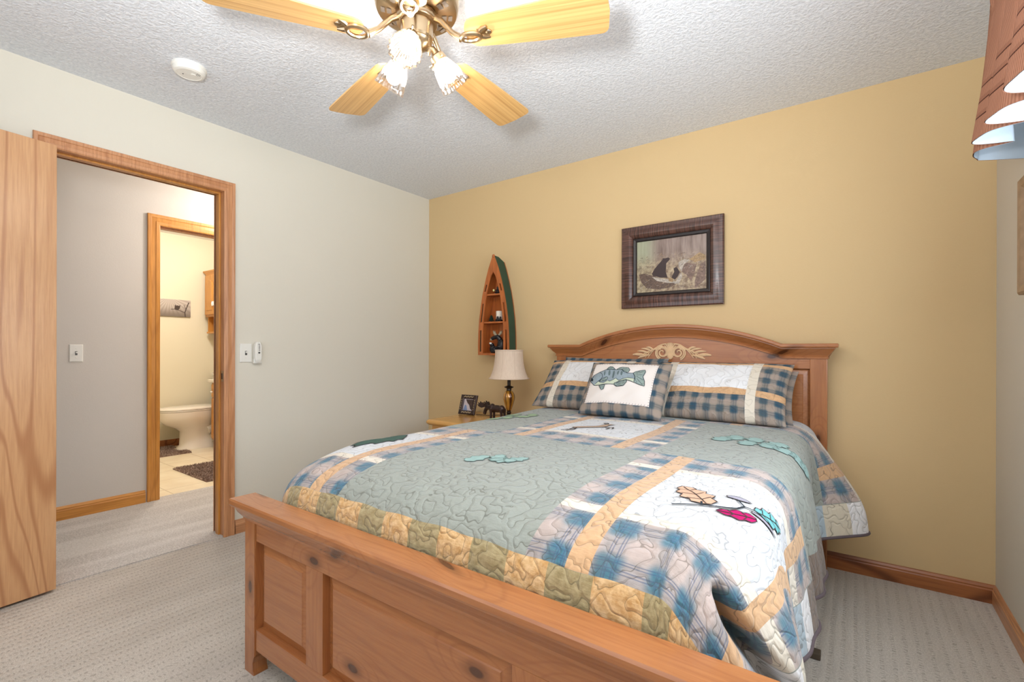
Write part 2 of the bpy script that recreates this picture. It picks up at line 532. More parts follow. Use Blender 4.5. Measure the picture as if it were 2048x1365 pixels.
box(bm, -T, 0, DY1, DY1 + 0.02, 0, DZ + 0.02); box(bm, -T, 0, DY0 - 0.02, DY0, 0, DZ + 0.02); box(bm, -T, 0, DY0, DY1, DZ, DZ + 0.02)
obj('jamb', bm, 'oakz', t1)
bm = B()
box(bm, -0.082, -0.045, DY1 - 0.011, DY1, 0, DZ, 0.002); box(bm, -0.082, -0.045, DY0, DY0 + 0.011, 0, DZ, 0.002); box(bm, -0.082, -0.045, DY0 + 0.011, DY1 - 0.011, DZ - 0.011, DZ, 0.002)
obj('door_stop', bm, 'honeyz', t1)
bm = B(); box(bm, -0.040, -0.006, DY1 - 0.002, DY1 + 0.001, 0.925, 0.99, 0.0005); sp = obj('strike_plate', bm, 'brass', t1)
bm = B(); box(bm, -0.030, -0.016, DY1 - 0.0026, DY1, 0.94, 0.975); obj('latch_hole', bm, 'black', sp)
t2 = thing('trim_2', (HX, (BY0 + BY1) / 2, 0), None, None); t2['kind'] = 'structure'
bm = B(); casing(bm, BY0 + 0.004, BY1 - 0.004, BZ - 0.004, HX, 1, scale=1.3); obj('casing', bm, 'honeyz', t2, smooth=True, sharp=25)
bm = B(); casing(bm, BY0 + 0.004, BY1 - 0.004, BZ - 0.004, HX - T, -1); obj('casing', bm, 'honeyz', t2, smooth=True, sharp=25)
bm = B()
box(bm, HX - T, HX, BY1, BY1 + 0.02, 0, BZ + 0.02); box(bm, HX - T, HX, BY0 - 0.02, BY0, 0, BZ + 0.02); box(bm, HX - T, HX, BY0, BY1, BZ, BZ + 0.02)
box(bm, HX - 0.082, HX - 0.045, BY0, BY0 + 0.011, 0, BZ); box(bm, HX - 0.082, HX - 0.045, BY0 + .011, BY1, BZ - 0.011, BZ)
obj('jamb', bm, 'oakz', t2)
bm = B(); box(bm, HX - 0.038, HX - 0.008, BY0 - 0.001, BY0 + 0.002, 1.06, 1.13, 0.0005); obj('strike_plate', bm, 'brass', t2)

# baseboards
def baseboard(name, mat, p0, p1, nrm, h=0.082, t=0.013):
    p0, p1, n = Vector((*p0, 0)), Vector((*p1, 0)), Vector((*nrm, 0))
    prof = [(0, 0), (t, 0), (t, h * 0.70), (t * 0.72, h * 0.76), (t * 0.72, h * 0.84), (t * 0.3, h * 0.95), (t * 0.2, h), (0, h)]
    bm = B()
    loft(bm, [[p + n * d + Vector((0, 0, z)) for d, z in prof] for p in (p0, p1)], False, True)
    return struct(name, bm, mat)
baseboard('baseboard_back', 'basedark', (0, 0), (W, 0), (0, -1))
baseboard('baseboard_right', 'oaky', (W, 0), (W, FRONT), (-1, 0))
baseboard('baseboard_left', 'oaky', (0, DY1 + 0.062), (0, 0), (1, 0))
baseboard('baseboard_left.001', 'oaky', (0, FRONT), (0, DY0 - 0.062), (1, 0))
baseboard('baseboard_front', 'oakx', (0, FRONT), (W, FRONT), (0, 1))
baseboard('baseboard_hall', 'honeyy', (HX, -3.6), (HX, BY0 - 0.082), (1, 0), 0.095)
baseboard('baseboard_bath', 'basedark', (-3.32, -2.9), (-3.32, -0.2), (1, 0))

# bedroom door leaf, folded back almost flat to the wall
dl = thing('door_1', (0.030, -2.425, 0), None, None); dl['kind'] = 'structure'
LA = math.radians(8.5)
bm = B(); box(bm, 0.0, 0.035, -0.76, 0.0, 0.012, 2.058, 0.002)
bmesh.ops.rotate(bm, verts=bm.verts, cent=(0, 0, 0), matrix=Matrix.Rotation(LA, 3, 'Z'))
bmesh.ops.translate(bm, verts=bm.verts, vec=dl.location)
obj('door_leaf', bm, 'leaf', dl)
hp = Vector((0.040, 0, 0))
for hz in (0.25, 1.05, 1.85):
    bm = B(); lathe(bm, [(0.006, -0.045), (0.006, 0.045)], (0.022, -2.432, hz), 12); obj('hinge', bm, 'brass', dl, smooth=True)
kn = Matrix.Rotation(LA, 3, 'Z') @ Vector((0.035, -0.70, 0.94)) + Vector(dl.location)
bm = B(); lathe(bm, [(0.03, 0), (0.03, 0.006), (0.012, 0.012), (0.012, 0.03), (0.027, 0.04), (0.03, 0.055), (0.02, 0.068), (0, 0.07)], kn, 24, axis=(1, 0.1, 0)); obj('door_knob', bm, 'brass', dl, smooth=True)
# ------------------------------------------------------------------ bed frame
bed = thing('bed', (2.14, -1.12, 0), 'knotty pine panel bed with arched headboard and low moulded footboard', 'bed')
def rect_crown(bm, x0, x1, yf, yb, prof):
    """mitred crown on front and both ends; prof = (overhang, z)"""
    rings = []
    for p, z in prof:
        rings.append([Vector((x0 - p, yb, z)), Vector((x0 - p, yf - p, z)), Vector((x1 + p, yf - p, z)), Vector((x1 + p, yb, z))])
    loft(bm, rings, True, True)
def panel(bm, x0, x1, z0, z1, yf, d=0.024, ins=0.035, rise=0.012, arch=None):
    """raised panel: recess depth d, bevel inset"""
    ys = [(0.0, yf + 0.030), (0.0, yf + d), (0.004, yf + d - 0.001), (ins, yf + d - rise), (ins + 0.003, yf + d - rise - 0.003)]
    rings = [[Vector((x0 + i, y, z0 + i)), Vector((x1 - i, y, z0 + i)), Vector((x1 - i, y, z1 - i)), Vector((x0 + i, y, z1 - i))] for i, y in ys]
    loft(bm, rings, True, True)
# footboard
FY = -2.160
px0, px1 = 1.318, 2.938
bm = B()
box(bm, 1.39, 2.866, FY, -2.122, 0.463, 0.532, 0.0015)
box(bm, 1.39, 2.866, FY, -2.122, 0.088, 0.160, 0.0015)
fb = obj('footboard', bm, 'pinex', bed)
for a, b_ in ((1.697, 1.785), (2.471, 2.559)):
    bm = B(); box(bm, a, b_, FY, -2.122, 0.160, 0.463, 0.0015); obj('stile', bm, 'pinez', fb)
for a, b_ in ((1.39, 1.697), (1.785, 2.471), (2.559, 2.866)):
    bm = B(); panel(bm, a, b_, 0.160, 0.463, FY); obj('panel', bm, 'pinex', fb)
for a, b_, s in ((px0, 1.39, 1), (2.866, px1, -1)):
    bm = B()
    o = a if s > 0 else b_
    pts = [(o, 0.0), (o, 0.532), (o + s * 0.072, 0.532), (o + s * 0.072, 0.072), (o + s * 0.064, 0.060), (o + s * 0.058, 0.040), (o + s * 0.060, 0.018), (o + s * 0.066, 0.006), (o + s * 0.066, 0.0)]
    prism(bm, pts, 'y', FY - 0.004, -2.116)
    bmesh.ops.bevel(bm, geom=[e for e in bm.edges if abs(e.verts[0].co.z - e.verts[1].co.z) > 0.3], offset=0.003, segments=2, affect='EDGES')
    obj('post', bm, 'pinez', fb)
bm = B()
rect_crown(bm, px0, px1, FY - 0.004, -2.112, [(0, .524), (.003, .526), (.004, .534), (.009, .541), (.017, .552), (.023, .566), (.026, .570), (.029, .571), (.034, .574), (.037, .581), (.037, .594), (.034, .600)])
obj('crown_moulding', bm, 'pinex', fb, smooth=True, sharp=20)
# headboard
HY = -0.090
def hz(x):
    """underside line of the crown: flat ends, arched middle"""
    c = 2.145; hw = 0.588
    d = abs(x - c)
    if d >= hw: return 0.0
    R = (hw ** 2 + 0.118 ** 2) / (2 * 0.118)
    return math.sqrt(R * R - d * d) - (R - 0.118)
xs = [1.358 + 0.0] + [1.358 + (1.557 - 1.358) * k / 3 for k in range(1, 4)] + [1.557 + (2.733 - 1.557) * k / 48 for k in range(1, 49)] + [2.733 + (2.932 - 2.733) * k / 3 for k in range(1, 4)]
bm = B()
# top board with arched upper edge
low, ZB = 1.080, 1.027
top = [Vector((x, 0, low + 0.02 + hz(x))) for x in xs if 1.42 <= x <= 2.87]
top = [Vector((1.425, 0, low + 0.02))] + top + [Vector((2.858, 0, low + 0.02))]
rings = []
for p in top: rings.append([Vector((p.x, HY, ZB)), Vector((p.x, HY, p.z)), Vector((p.x, HY + 0.03, p.z)), Vector((p.x, HY + 0.03, ZB))])
loft(bm, rings, True, True)
box(bm, 1.425, 2.858, HY, HY + 0.03, 0.30, 0.42)
hb = obj('headboard', bm, 'pinex', bed)
for a, b_ in ((1.735, 1.805), (2.484, 2.554)):
    bm = B(); box(bm, a, b_, HY, HY + 0.028, 0.42, ZB, 0.001); obj('stile', bm, 'pinez', hb)
for a, b_ in ((1.425, 1.735), (1.805, 2.484), (2.554, 2.858)):
    bm = B(); panel(bm, a, b_, 0.42, ZB, HY, 0.02, 0.03, 0.010); obj('panel', bm, 'pinex', hb)
for a, b_ in ((1.358, 1.425), (2.858, 2.933)):
    bm = B(); box(bm, a, b_, HY - 0.004, -0.035, 0.0, 1.085, 0.003); obj('post', bm, 'pinez', hb)
bm = B()
cp = [(0, 1.078), (.006, 1.079), (.007, 1.087), (.002, 1.088), (.004, 1.094), (.012, 1.104), (.022, 1.114), (.030, 1.126), (.034, 1.129), (.034, 1.134), (.044, 1.136), (.047, 1.141), (.047, 1.152), (.044, 1.156)]
rings = []
for p, z in cp:
    r = [Vector((1.358 - p, -0.035, z)), Vector((1.358 - p, HY - 0.004 - p, z))]
    for x in xs[1:-1]: r.append(Vector((x, HY - 0.004 - p, z + hz(x))))
    r += [Vector((2.933 + p, HY - 0.004 - p, z)), Vector((2.933 + p, -0.035, z))]
    rings.append(r)
# top surface back to the rear edge
p, z = cp[-1]
r = [Vector((1.358 - p, -0.035, z)), Vector((1.358 - p, -0.036, z))] + [Vector((x, -0.036, z + hz(x))) for x in xs[1:-1]] + [Vector((2.933 + p, -0.036, z)), Vector((2.933 + p, -0.035, z))]
rings.append(r)
p, z = cp[0]
r = [Vector((1.358 - p, -0.035, z)), Vector((1.358 - p, -0.036, z))] + [Vector((x, -0.036, z + hz(x))) for x in xs[1:-1]] + [Vector((2.933 + p, -0.036, z)), Vector((2.933 + p, -0.035, z))]
rings.append(r)
loft(bm, rings)
obj('crown_moulding', bm, 'pinex', hb, smooth=True, sharp=22)
# carved ornament: scrolls, fluted centre and leaf sprays
bm = B()
oc = Vector((2.145, HY - 0.002, 1.108))
def orn(pts, r0_, r1_, n=8):
    k = len(pts)
    rs = [r0_ + (r1_ - r0_) * i / (k - 1) for i in range(k)]
    P = [oc + Vector((a, -0.002, b_)) for a, b_ in pts]
    vs0 = len(bm.verts)
    tube(bm, P, rs, n)
for s in (-1, 1):
    for q, (rad, th) in enumerate(((0.040, 0.0050), (0.030, 0.0042))):
        pts = []
        for i in range(40):
            t = i / 39.0
            a = -0.4 * PI + t * 2 * PI * 1.7
            rr_ = rad * (1 - t) ** 0.8 + 0.004
            pts.append((s * (0.048 + rr_ * math.cos(a)), -0.002 + rr_ * math.sin(a)))
        orn(pts, th, 0.002, 6)
    for q in range(4):
        z0 = 0.048 - q * 0.013
        pts = [(s * (0.012 + 0.2 * t * (0.62 + 0.09 * q) + 0.0), z0 * (1 - t) ** 0.9 + 0.018 * math.sin(t * PI) - 0.034 * t * t * (1.0 if q < 2 else 0.85)) for t in [i / 12 for i in range(3 if q else 1, 13)]]
        orn(pts, 0.0045, 0.002, 6)
    # leaf sprays toward the tip
    for bx_, bz_, ln, an in ((0.110, 0.004, 0.075, 0.35), (0.130, -0.006, 0.078, 0.22), (0.150, -0.020, 0.085, 0.12), (0.125, -0.016, 0.065, -0.32), (0.150, -0.024, 0.055, -0.38), (0.10, 0.012, 0.055, 0.5), (0.175, -0.022, 0.06, 0.1)):
        pts = [(s * (bx_ + ln * t * math.cos(an)), bz_ + ln * t * math.sin(an) * (1 - 0.3 * t) + 0.004 * math.sin(t * PI)) for t in [i / 8 for i in range(9)]]
        P = [oc + Vector((a, -0.001, b_)) for a, b_ in pts]
        tube(bm, P, [0.0015 + 0.0055 * math.sin(PI * min(1, (i + .5) / 8.5)) for i in range(9)], 6)
for k in range(-4, 5):
    pts = [(k * 0.0030 * (1 + 1.8 * abs(t) ** 1.6 * (1 if t > 0 else .4)), 0.050 * t + 0.008 - 0.0012 * k * k * (1 if t > 0 else -1) * abs(t)) for t in [i / 8 - 1 for i in range(17)]]
    orn(pts, 0.0028, 0.0036, 6)
obj('carved_ornament', bm, 'ornament', hb, smooth=True, label='pale carved scroll and leaf ornament')
for x0, x1, s in ((1.415, 1.44, 0), (2.855, 2.88, 1)):
    bm = B(); box(bm, x0, x1, -2.116, -0.09, 0.20, 0.36, 0.002); obj('side_rail', bm, 'piney', bed)
bm = B(); box(bm, 2.70, 2.950, -0.925, -0.885, 0.0, 0.024, 0.004); obj('support_foot', bm, 'legdark', bed, label='dark support foot reaching past the bed skirt')
# mattress, box spring and skirt
bm = B(); box(bm, 1.435, 2.825, -2.03, -0.10, 0.37, 0.715, 0.12)
tag(obj('mattress', bm, 'mattress', None, (2.14, -1.1, 0.37), smooth=True), 'queen mattress hidden under the patchwork quilt', 'mattress')
bm = B(); box(bm, 1.45, 2.845, -2.09, -0.10, 0.18, 0.368, 0.01)
tag(obj('box_spring', bm, 'mattress', None, (2.14, -1.1, 0.18)), 'box spring under the mattress inside the pine bed', 'box spring')
bm = B()
path = [(1.397, -0.11 - 1.96 * k / 120, -1, 0) for k in range(121)] + [(1.42 + 1.44 * k / 60, -2.086, 0, 0) for k in range(61)] + [(2.884, -2.07 + 1.96 * k / 120, 1, 0) for k in range(121)]
rings = []
for k, (x_, y, sx, _) in enumerate(path):
    wv = 0.004 * math.sin(y * 42) + 0.003 * math.sin(y * 17)
    rings.append([Vector((x_, y, 0.365)), Vector((x_ + sx * (0.004 + wv * .4), y, 0.25)), Vector((x_ + sx * (0.009 + wv), y, 0.1)), Vector((x_ + sx * (0.013 + wv * 1.3), y, 0.004))])
loft(bm, rings)
so = obj('bed_skirt', bm, 'skirt', None, (2.14, -1.1, 0.0), smooth=True)
sm = so.modifiers.new('thick', 'SOLIDIFY'); sm.thickness = 0.002
tag(so, 'olive grey bed skirt hanging to the carpet below the quilt', 'bed skirt')

# ------------------------------------------------------------------ quilt
FOOTP = [(-1.66, .745), (-1.75, .744), (-1.83, .740), (-1.91, .731), (-1.97, .718), (-2.02, .701), (-2.06, .676), (-2.084, .645), (-2.096, .605), (-2.100, .54), (-2.102, .44), (-2.102, .22)]
RIGHTP = [(2.735, .745), (2.775, .744), (2.815, .738), (2.850, .722), (2.877, .696), (2.894, .66), (2.907, .60), (2.921, .50), (2.934, .40), (2.947, .30), (2.96, .12)]
LEFTP = [(1.50, .745), (1.46, .744), (1.42, .740), (1.39, .726), (1.368, .700), (1.352, .66), (1.338, .58), (1.32, .46), (1.298, .34), (1.28, .24), (1.27, .1)]
TABS = {}
def arc(P):
    if id(P) in TABS: return TABS[id(P)]
    s = [0.0]
    for i in range(1, len(P)): s.append(s[-1] + math.hypot(P[i][0] - P[i-1][0], P[i][1] - P[i-1][1]))
    TABS[id(P)] = s
    return s
def prof(P, L):
    """outward distance and drop after walking L along the section"""
    S = arc(P)
    i = 0
    while i < len(S) - 2 and S[i + 1] < L: i += 1
    f = (L - S[i]) / (S[i + 1] - S[i])
    def cr(k):
        a = P[max(i - 1, 0)][k]; b = P[i][k]; c = P[i + 1][k]; d = P[min(i + 2, len(P) - 1)][k]
        if f > 1: return c + (c - b) * (f - 1)
        return 0.5 * ((2 * b) + (-a + c) * f + (2 * a - 5 * b + 4 * c - d) * f * f + (-a + 3 * b - 3 * c + d) * f ** 3)
    return abs(cr(0) - P[0][0]), 0.745 - cr(1)
def sst(a, b, x):
    t = max(0.0, min(1.0, (x - a) / (b - a))); return t * t * (3 - 2 * t)
def quilt(s, t, off=0.0):
    y1 = FOOTP[0][0]
    b = max(0.0, y1 - t)
    if s > 2.10: a = max(0.0, s - RIGHTP[0][0]); SP = RIGHTP; xe = RIGHTP[0][0]; sg = 1
    else: a = max(0.0, LEFTP[0][0] - s); SP = LEFTP; xe = LEFTP[0][0]; sg = -1
    x, y, z = s, t, 0.745
    cz = 0.0
    # soft crown and pillow rise
    z += 0.006 * math.sin((s - 1.4) * 2.1) + 0.010 * sst(-0.75, -0.35, t)
    z += 0.003 * math.sin(s * 9.0 + t * 4.0) * math.cos(t * 7.0 - s * 3)
    if a > 0 or b > 0:
        L = math.hypot(a, b)
        phi = math.atan2(b, a)
        c, n = math.cos(phi), math.sin(phi)
        k = (abs(c) ** 3.0 + abs(n) ** 3.0) ** (1 / 3.0)
        os_, ds = prof(SP, L / k ** 0.35 if b > 0 else L)
        of, df = prof(FOOTP, L / k ** 0.35 if a > 0 else L)
        if b == 0: of = df = 0
        if a == 0: os_ = ds = 0
        wF = n ** 0.7; wS = 1 - wF
        if a > 0: x = xe + sg * os_ * c / k
        if b > 0: y = y1 - of * n / k
        d = ds * wS + df * wF
        z -= d
        if a > 0:
            hang = sst(0.08, 0.5, L) * c * c
            # long soft folds of the side drop
            fold = 0.016 * math.sin(t * 13.0 + 1.1 * math.sin(t * 5.0)) + 0.009 * math.sin(t * 31.0 + 2.0)
            x += sg * hang * fold
            if sg > 0:
                fl = math.exp(-((t + 0.27) / 0.13) ** 2)
                x += fl * 0.135 * sst(0.10, 0.50, L)
                y += -0.02 * fl * hang
                x -= 0.02 * hang * math.exp(-((t + 0.55) / 0.10) ** 2)
        if sg > 0 and a > 0 and b > 0:
            # deep pleat where the tucked foot drop meets the loose corner
            deg = math.degrees(phi)
            pl = math.exp(-((deg - (55 - (L - 0.384) * 160)) / 4.2) ** 2) * sst(0.345, 0.44, L)
            x -= 0.075 * pl; y += 0.085 * pl
            bl = math.exp(-((deg - 27) / 9.0) ** 2) * sst(0.32, 0.50, L)
            x += 0.022 * bl; y -= 0.012 * bl
    # wrinkles
    if t < -1.2:
        g = sst(-1.7, -2.1, t) if b > 0 else 0
        z += 0.002 * math.sin(s * 40 + t * 11) * g
    return (x, y, z + off)
SMIN, SMAX, TMIN, TMAX = 0.96, 3.305, -2.30, -0.098
NS, NT = 224, 212
BC = [(1.38, -1.6875), (2.805, -1.6875), (2.09, -0.866), (1.38, -0.0445), (2.805, -0.0445)]
def plaid(m, u, v, per=0.115, PL=None):
    PL = PL or PLQ
    wob = m.noise(m.comb(u, v), 16, 2) * 0.10
    a = ((u / per + wob).fract() - 0.5).abs().ss(0.14, 0.36)
    b = ((v / per + wob).fract() - 0.5).abs().ss(0.14, 0.36)
    ck = (a + b) * 0.5
    nn = m.noise(m.comb(u, v), 22, 3)
    c = m.mix(ck.ss(0.0, 1.0), PL[0], PL[1])
    c = m.mix((a * b), c, PL[2])
    l1 = (((u / per * 1.0).fract() - 0.5).abs() - 0.44).abs().lt(0.014).max((((u / per).fract() - 0.5).abs() - 0.385).abs().lt(0.012))
    l2 = (((v / per * 1.0).fract() - 0.5).abs() - 0.44).abs().lt(0.014).max((((v / per).fract() - 0.5).abs() - 0.385).abs().lt(0.012))
    weave = m.noise(m.comb(u * 900, v * 900), 1.0, 1)
    c = m.mix(l1.max(l2) * 0.55, c, PL[3])
    c = m.mix((nn.ss(0.3, 0.7)) * 0.28, c, PL[4])
    c = m.mix(weave.ss(0.3, 0.7) * 0.12, c, (0.02, 0.02, 0.03))
    return c
PLQ = [lin(190, 172, 164), lin(146, 148, 150), lin(70, 118, 136), lin(66, 84, 118), lin(134, 126, 114)]
SAGE, WHT, CRM, TAN, OLV = lin(150, 154, 145), lin(222, 222, 223), lin(214, 204, 188), lin(206, 166, 126), lin(150, 134, 92)
def meander(m, vec, scale, wid=0.017):
    n = m.noise(vec, scale, 0.6, 0.4, 0.4)
    n2 = (n - 0.5).abs()
    st = n2.ss(wid, wid * 0.4)
    puff = n2.ss(0.0, 0.13)
    return st, puff
m = Mat('patchwork_quilt', 0.92, 0.12)
s_, t_, _z = m.sep(m.co('UV'))
U = m.comb(s_, t_)
c = m.mix(m.noise(U, 9, 2), tuple(x * 0.92 for x in SAGE), SAGE)
c = m.mix(m.noise(m.comb(s_ * 300, t_ * 300), 1, 1).ss(.3, .7) * 0.15, c, tuple(x * 0.55 for x in SAGE))
pc = plaid(m, s_, t_)
for cx, cy in BC:
    dx = (s_ - cx).abs(); dy = (t_ - cy).abs()
    inb = dx.lt(0.357) * dy.lt(0.411)
    c = m.mix(inb, c, pc)
    c = m.mix(inb * dy.inr(0.198, 0.238), c, CRM)
    c = m.mix(dx.inr(0.200, 0.256) * dy.lt(0.411), c, m.mix(m.noise(U, 60, 3).ss(.3, .7), tuple(x * .88 for x in TAN), TAN))
    c = m.mix(dx.lt(0.200) * dy.lt(0.205), c, lin(203, 204, 206))
# borders
k = (s_ - 2.186 + 10.8) * (1 / 0.108)
alt = (k * 0.5).fract().gt(0.5)
mot = m.noise(U, 45, 4, 0.65)
pa = m.mix(mot.ss(0.3, 0.7), lin(222, 188, 142), lin(190, 146, 92))
pb = m.mix(mot.ss(0.3, 0.7), lin(176, 160, 122), lin(148, 132, 94))
fcol = m.mix(alt, pa, pb)
fb_ = t_.lt(-2.099)
c = m.mix(fb_ * s_.lt(3.17) * s_.gt(1.02), c, fcol)
def side(sgn):
    k = (t_ + 10.83) * (1 / 0.108)
    i = k.floor()
    h = ((i * 12.9898).sin() * 43758.5453).fract()
    cc = m.mix(h.gt(0.22), lin(120, 104, 92), lin(226, 224, 224))
    cc = m.mix(h.inr(0.5, 0.68), cc, lin(168, 182, 190))
    cc = m.mix(h.inr(0.68, 0.80), cc, lin(206, 196, 176))
    cc = m.mix(h.inr(0.80, 0.86), cc, lin(140, 134, 104))
    return cc
c = m.mix(s_.gt(3.165), c, side(1))
c = m.mix(s_.lt(1.02), c, m.mix((t_ * (1 / 0.216)).fract().gt(0.5), lin(150, 112, 78), lin(104, 88, 66)))
st, puff = meander(m, U, 27.0)
c = m.mix(st * 0.5, c, lin(70, 64, 50))
c = m.mix(st * dx.lt(-1), c, c)
m.col(c)
wr = m.noise(m.comb(s_ * 0.45, t_ * 1.6), 55, 3)
m.bump(puff * 0.8 + wr * 0.7 + m.noise(U, 260, 2) * 0.10, 0.55, 0.006)
m.bsdf.inputs['Sheen Weight'].default_value = 0.24; m.bsdf.inputs['Sheen Roughness'].default_value = 0.5; m.bsdf.inputs['Sheen Tint'].default_value = (0.9, 0.95, 1.0, 1)
M['quilt'] = m.mat

bm = B()
uvl = bm.loops.layers.uv.verify()
gv = []
for i in range(NS + 1):
    s = SMIN + (SMAX - SMIN) * i / NS
    col_ = []
    for j in range(NT + 1):
        t = TMIN + (TMAX - TMIN) * j / NT
        col_.append((bm.verts.new(quilt(s, t)), (s, t)))
    gv.append(col_)
for i in range(NS):
    for j in range(NT):
        q = [gv[i][j], gv[i + 1][j], gv[i + 1][j + 1], gv[i][j + 1]]
        if min(v[0].co.z for v in q) < 0.20: continue
        f = bm.faces.new([v[0] for v in q])
        for l, v in zip(f.loops, q): l[uvl].uv = v[1]
bmesh.ops.delete(bm, geom=[v for v in bm.verts if not v.link_faces], context='VERTS')
qo = obj('quilt', bm, 'quilt', None, (2.14, -1.1, 0.74), smooth=True, sharp=180)
sm = qo.modifiers.new('thick', 'SOLIDIFY'); sm.thickness = 0.007; sm.offset = -1
tag(qo, 'patchwork lodge quilt in sage, plaid and white with leaf applique, over the bed', 'quilt')
bm = B()
tube(bm, [quilt(SMAX, -1.95 + (1.85) * k / 200) for k in range(201)], 0.0065, 8)
obj('binding', bm, plain('mauve_grey_binding', lin(96, 84, 88), 0.85), qo, smooth=True)

# applique helpers: 2D outlines mapped on to a curved cloth
def decal(bm, poly, fmap, off=0.002, mi=0, cuts=3):
    t = bmesh.new()
    vs = [t.verts.new((p[0], p[1], 0)) for p in poly]
    t.faces.new(vs)
    bmesh.ops.triangulate(t, faces=t.faces[:])
    for _ in range(cuts):
        es = [e for e in t.edges if e.calc_length() > 0.012]
        if not es: break
        bmesh.ops.subdivide_edges(t, edges=es, cuts=1, use_grid_fill=False)
        bmesh.ops.triangulate(t, faces=[f for f in t.faces if len(f.verts) > 3])
    mp = {v: bm.verts.new(fmap(v.co.x, v.co.y, off)) for v in t.verts}
    for f in t.faces:
        try: nf = bm.faces.new([mp[v] for v in f.verts]); nf.material_index = mi
        except ValueError: pass
    t.free()
def stroke(bm, pts, wd, fmap, off=0.0026, mi=0, closed=False):
    P = [Vector((p[0], p[1])) for p in pts]
    if closed: P.append(P[0])
    Q = []
    for a, b_ in zip(P[:-1], P[1:]):
        n = max(1, int((b_ - a).length / 0.008))
        for k in range(n): Q.append(a.lerp(b_, k / n))
    Q.append(P[-1])
    prev = None
    for i, q in enumerate(Q):
        d = (Q[min(i + 1, len(Q) - 1)] - Q[max(i - 1, 0)])
        if d.length < 1e-6: continue
        d.normalize(); n = Vector((-d.y, d.x)) * (wd / 2)
        v = (bm.verts.new(fmap(q.x + n.x, q.y + n.y, off)), bm.verts.new(fmap(q.x - n.x, q.y - n.y, off)))
        if prev:
            f = bm.faces.new((prev[0], prev[1], v[1], v[0])); f.material_index = mi
        prev = v
def leafpoly(cx, cy, ln, wd, ang, lobes=4, depth=0.35):
    out = []
    n = lobes * 4
    for side_ in (1, -1):
        rng = range(n + 1) if side_ > 0 else range(n, -1, -1)
        for i in rng:
            t = i / n
            w_ = wd / 2 * math.sin(PI * min(1, 0.08 + 0.92 * t)) ** 0.7
            w_ *= 1 - depth * (0.5 + 0.5 * math.cos(t * lobes * 2 * PI))
            x = (t - 0.5) * ln
            y = side_ * w_
            out.append((cx + x * math.cos(ang) - y * math.sin(ang), cy + x * math.sin(ang) + y * math.cos(ang)))
    res = [out[0]]
    for p in out[1:]:
        if math.hypot(p[0] - res[-1][0], p[1] - res[-1][1]) > 1e-4: res.append(p)
    if math.hypot(res[0][0] - res[-1][0], res[0][1] - res[-1][1]) < 1e-4: res.pop()
    return res
def qm(s, t, off):
    p = Vector(quilt(s, t)); e = 0.004
    a = Vector(quilt(s + e, t)) - p; b_ = Vector(quilt(s, t + e)) - p
    n = a.cross(b_).normalized()
    return p + n * (off + 0.0005)
fabrics = {'tanleaf': lin(206, 168, 142), 'red': lin(176, 28, 96), 'teal': lin(110, 176, 178), 'acorn': lin(158, 154, 166), 'stem': lin(52, 58, 64), 'paleteal': lin(152, 180, 176), 'mint': lin(158, 180, 150), 'softline': lin(112, 134, 130), 'deer': lin(186, 162, 142), 'dkgreen': lin(76, 100, 92), 'outline': lin(70, 62, 60), 'white2': lin(226, 224, 226)}
for k_, v_ in fabrics.items(): M['f_' + k_] = plain('applique_' + k_, v_, 0.9, 0.1, var=0.08, scale=60)
def app_leaf(name, mat, cx, cy, ln, wd, ang, lobes=4, depth=0.35, veins=True, fm=qm, parent=None, lab=None):
    bm = B(); pl = leafpoly(cx, cy, ln, wd, ang, lobes, depth)
    decal(bm, pl, fm, 0.0018, 0); stroke(bm, pl, 0.0028, fm, 0.0026, 1, True)
    if veins:
        c_, s__ = math.cos(ang), math.sin(ang)
        stroke(bm, [(cx - c_ * ln * .48, cy - s__ * ln * .48), (cx + c_ * ln * .44, cy + s__ * ln * .44)], 0.003, fm, 0.0028, 1)
        for k in range(1, lobes):
            t = k / lobes - 0.5
            bx_, by_ = cx + c_ * ln * (t - .06), cy + s__ * ln * (t - .06)
            for sd in (1, -1):
                stroke(bm, [(bx_, by_), (bx_ + c_ * ln * .12 - sd * s__ * wd * .33, by_ + s__ * ln * .12 + sd * c_ * wd * .33)], 0.0022, fm, 0.0028, 1)
    return obj(name, bm, [mat, 'f_softline' if mat in ('f_paleteal', 'f_mint') else 'f_outline'], parent, smooth=True, sharp=180, label=lab)
app_leaf('leaf_applique', 'f_tanleaf', 2.712, -1.690, 0.150, 0.092, math.radians(128), 4, 0.32, parent=qo, lab='tan oak leaf applique')
app_leaf('leaf_applique', 'f_red', 2.822, -1.752, 0.085, 0.050, math.radians(205), 3, 0.30, parent=qo, lab='magenta leaf applique')
app_leaf('leaf_applique', 'f_teal', 2.896, -1.620, 0.125, 0.062, math.radians(50), 4, 0.35, parent=qo, lab='teal leaf applique')
app_leaf('acorn_applique', 'f_acorn', 2.812, -1.642, 0.060, 0.024, math.radians(20), 1, 0.0, False, parent=qo)
app_leaf('acorn_applique', 'f_acorn', 2.890, -1.700, 0.090, 0.026, math.radians(5), 1, 0.0, False, parent=qo)
bm = B()
stroke(bm, [(2.690, -1.802), (2.748, -1.770), (2.782, -1.745), (2.812, -1.722), (2.828, -1.695), (2.846, -1.690), (2.872, -1.672)], 0.0062, qm, 0.003)
stroke(bm, [(2.828, -1.697), (2.818, -1.675), (2.812, -1.655)], 0.0055, qm, 0.003)
stroke(bm, [(2.752, -1.768), (2.744, -1.742)], 0.005, qm, 0.003)
obj('branch_applique', bm, 'f_stem', qo)
rnd = random.Random(3)
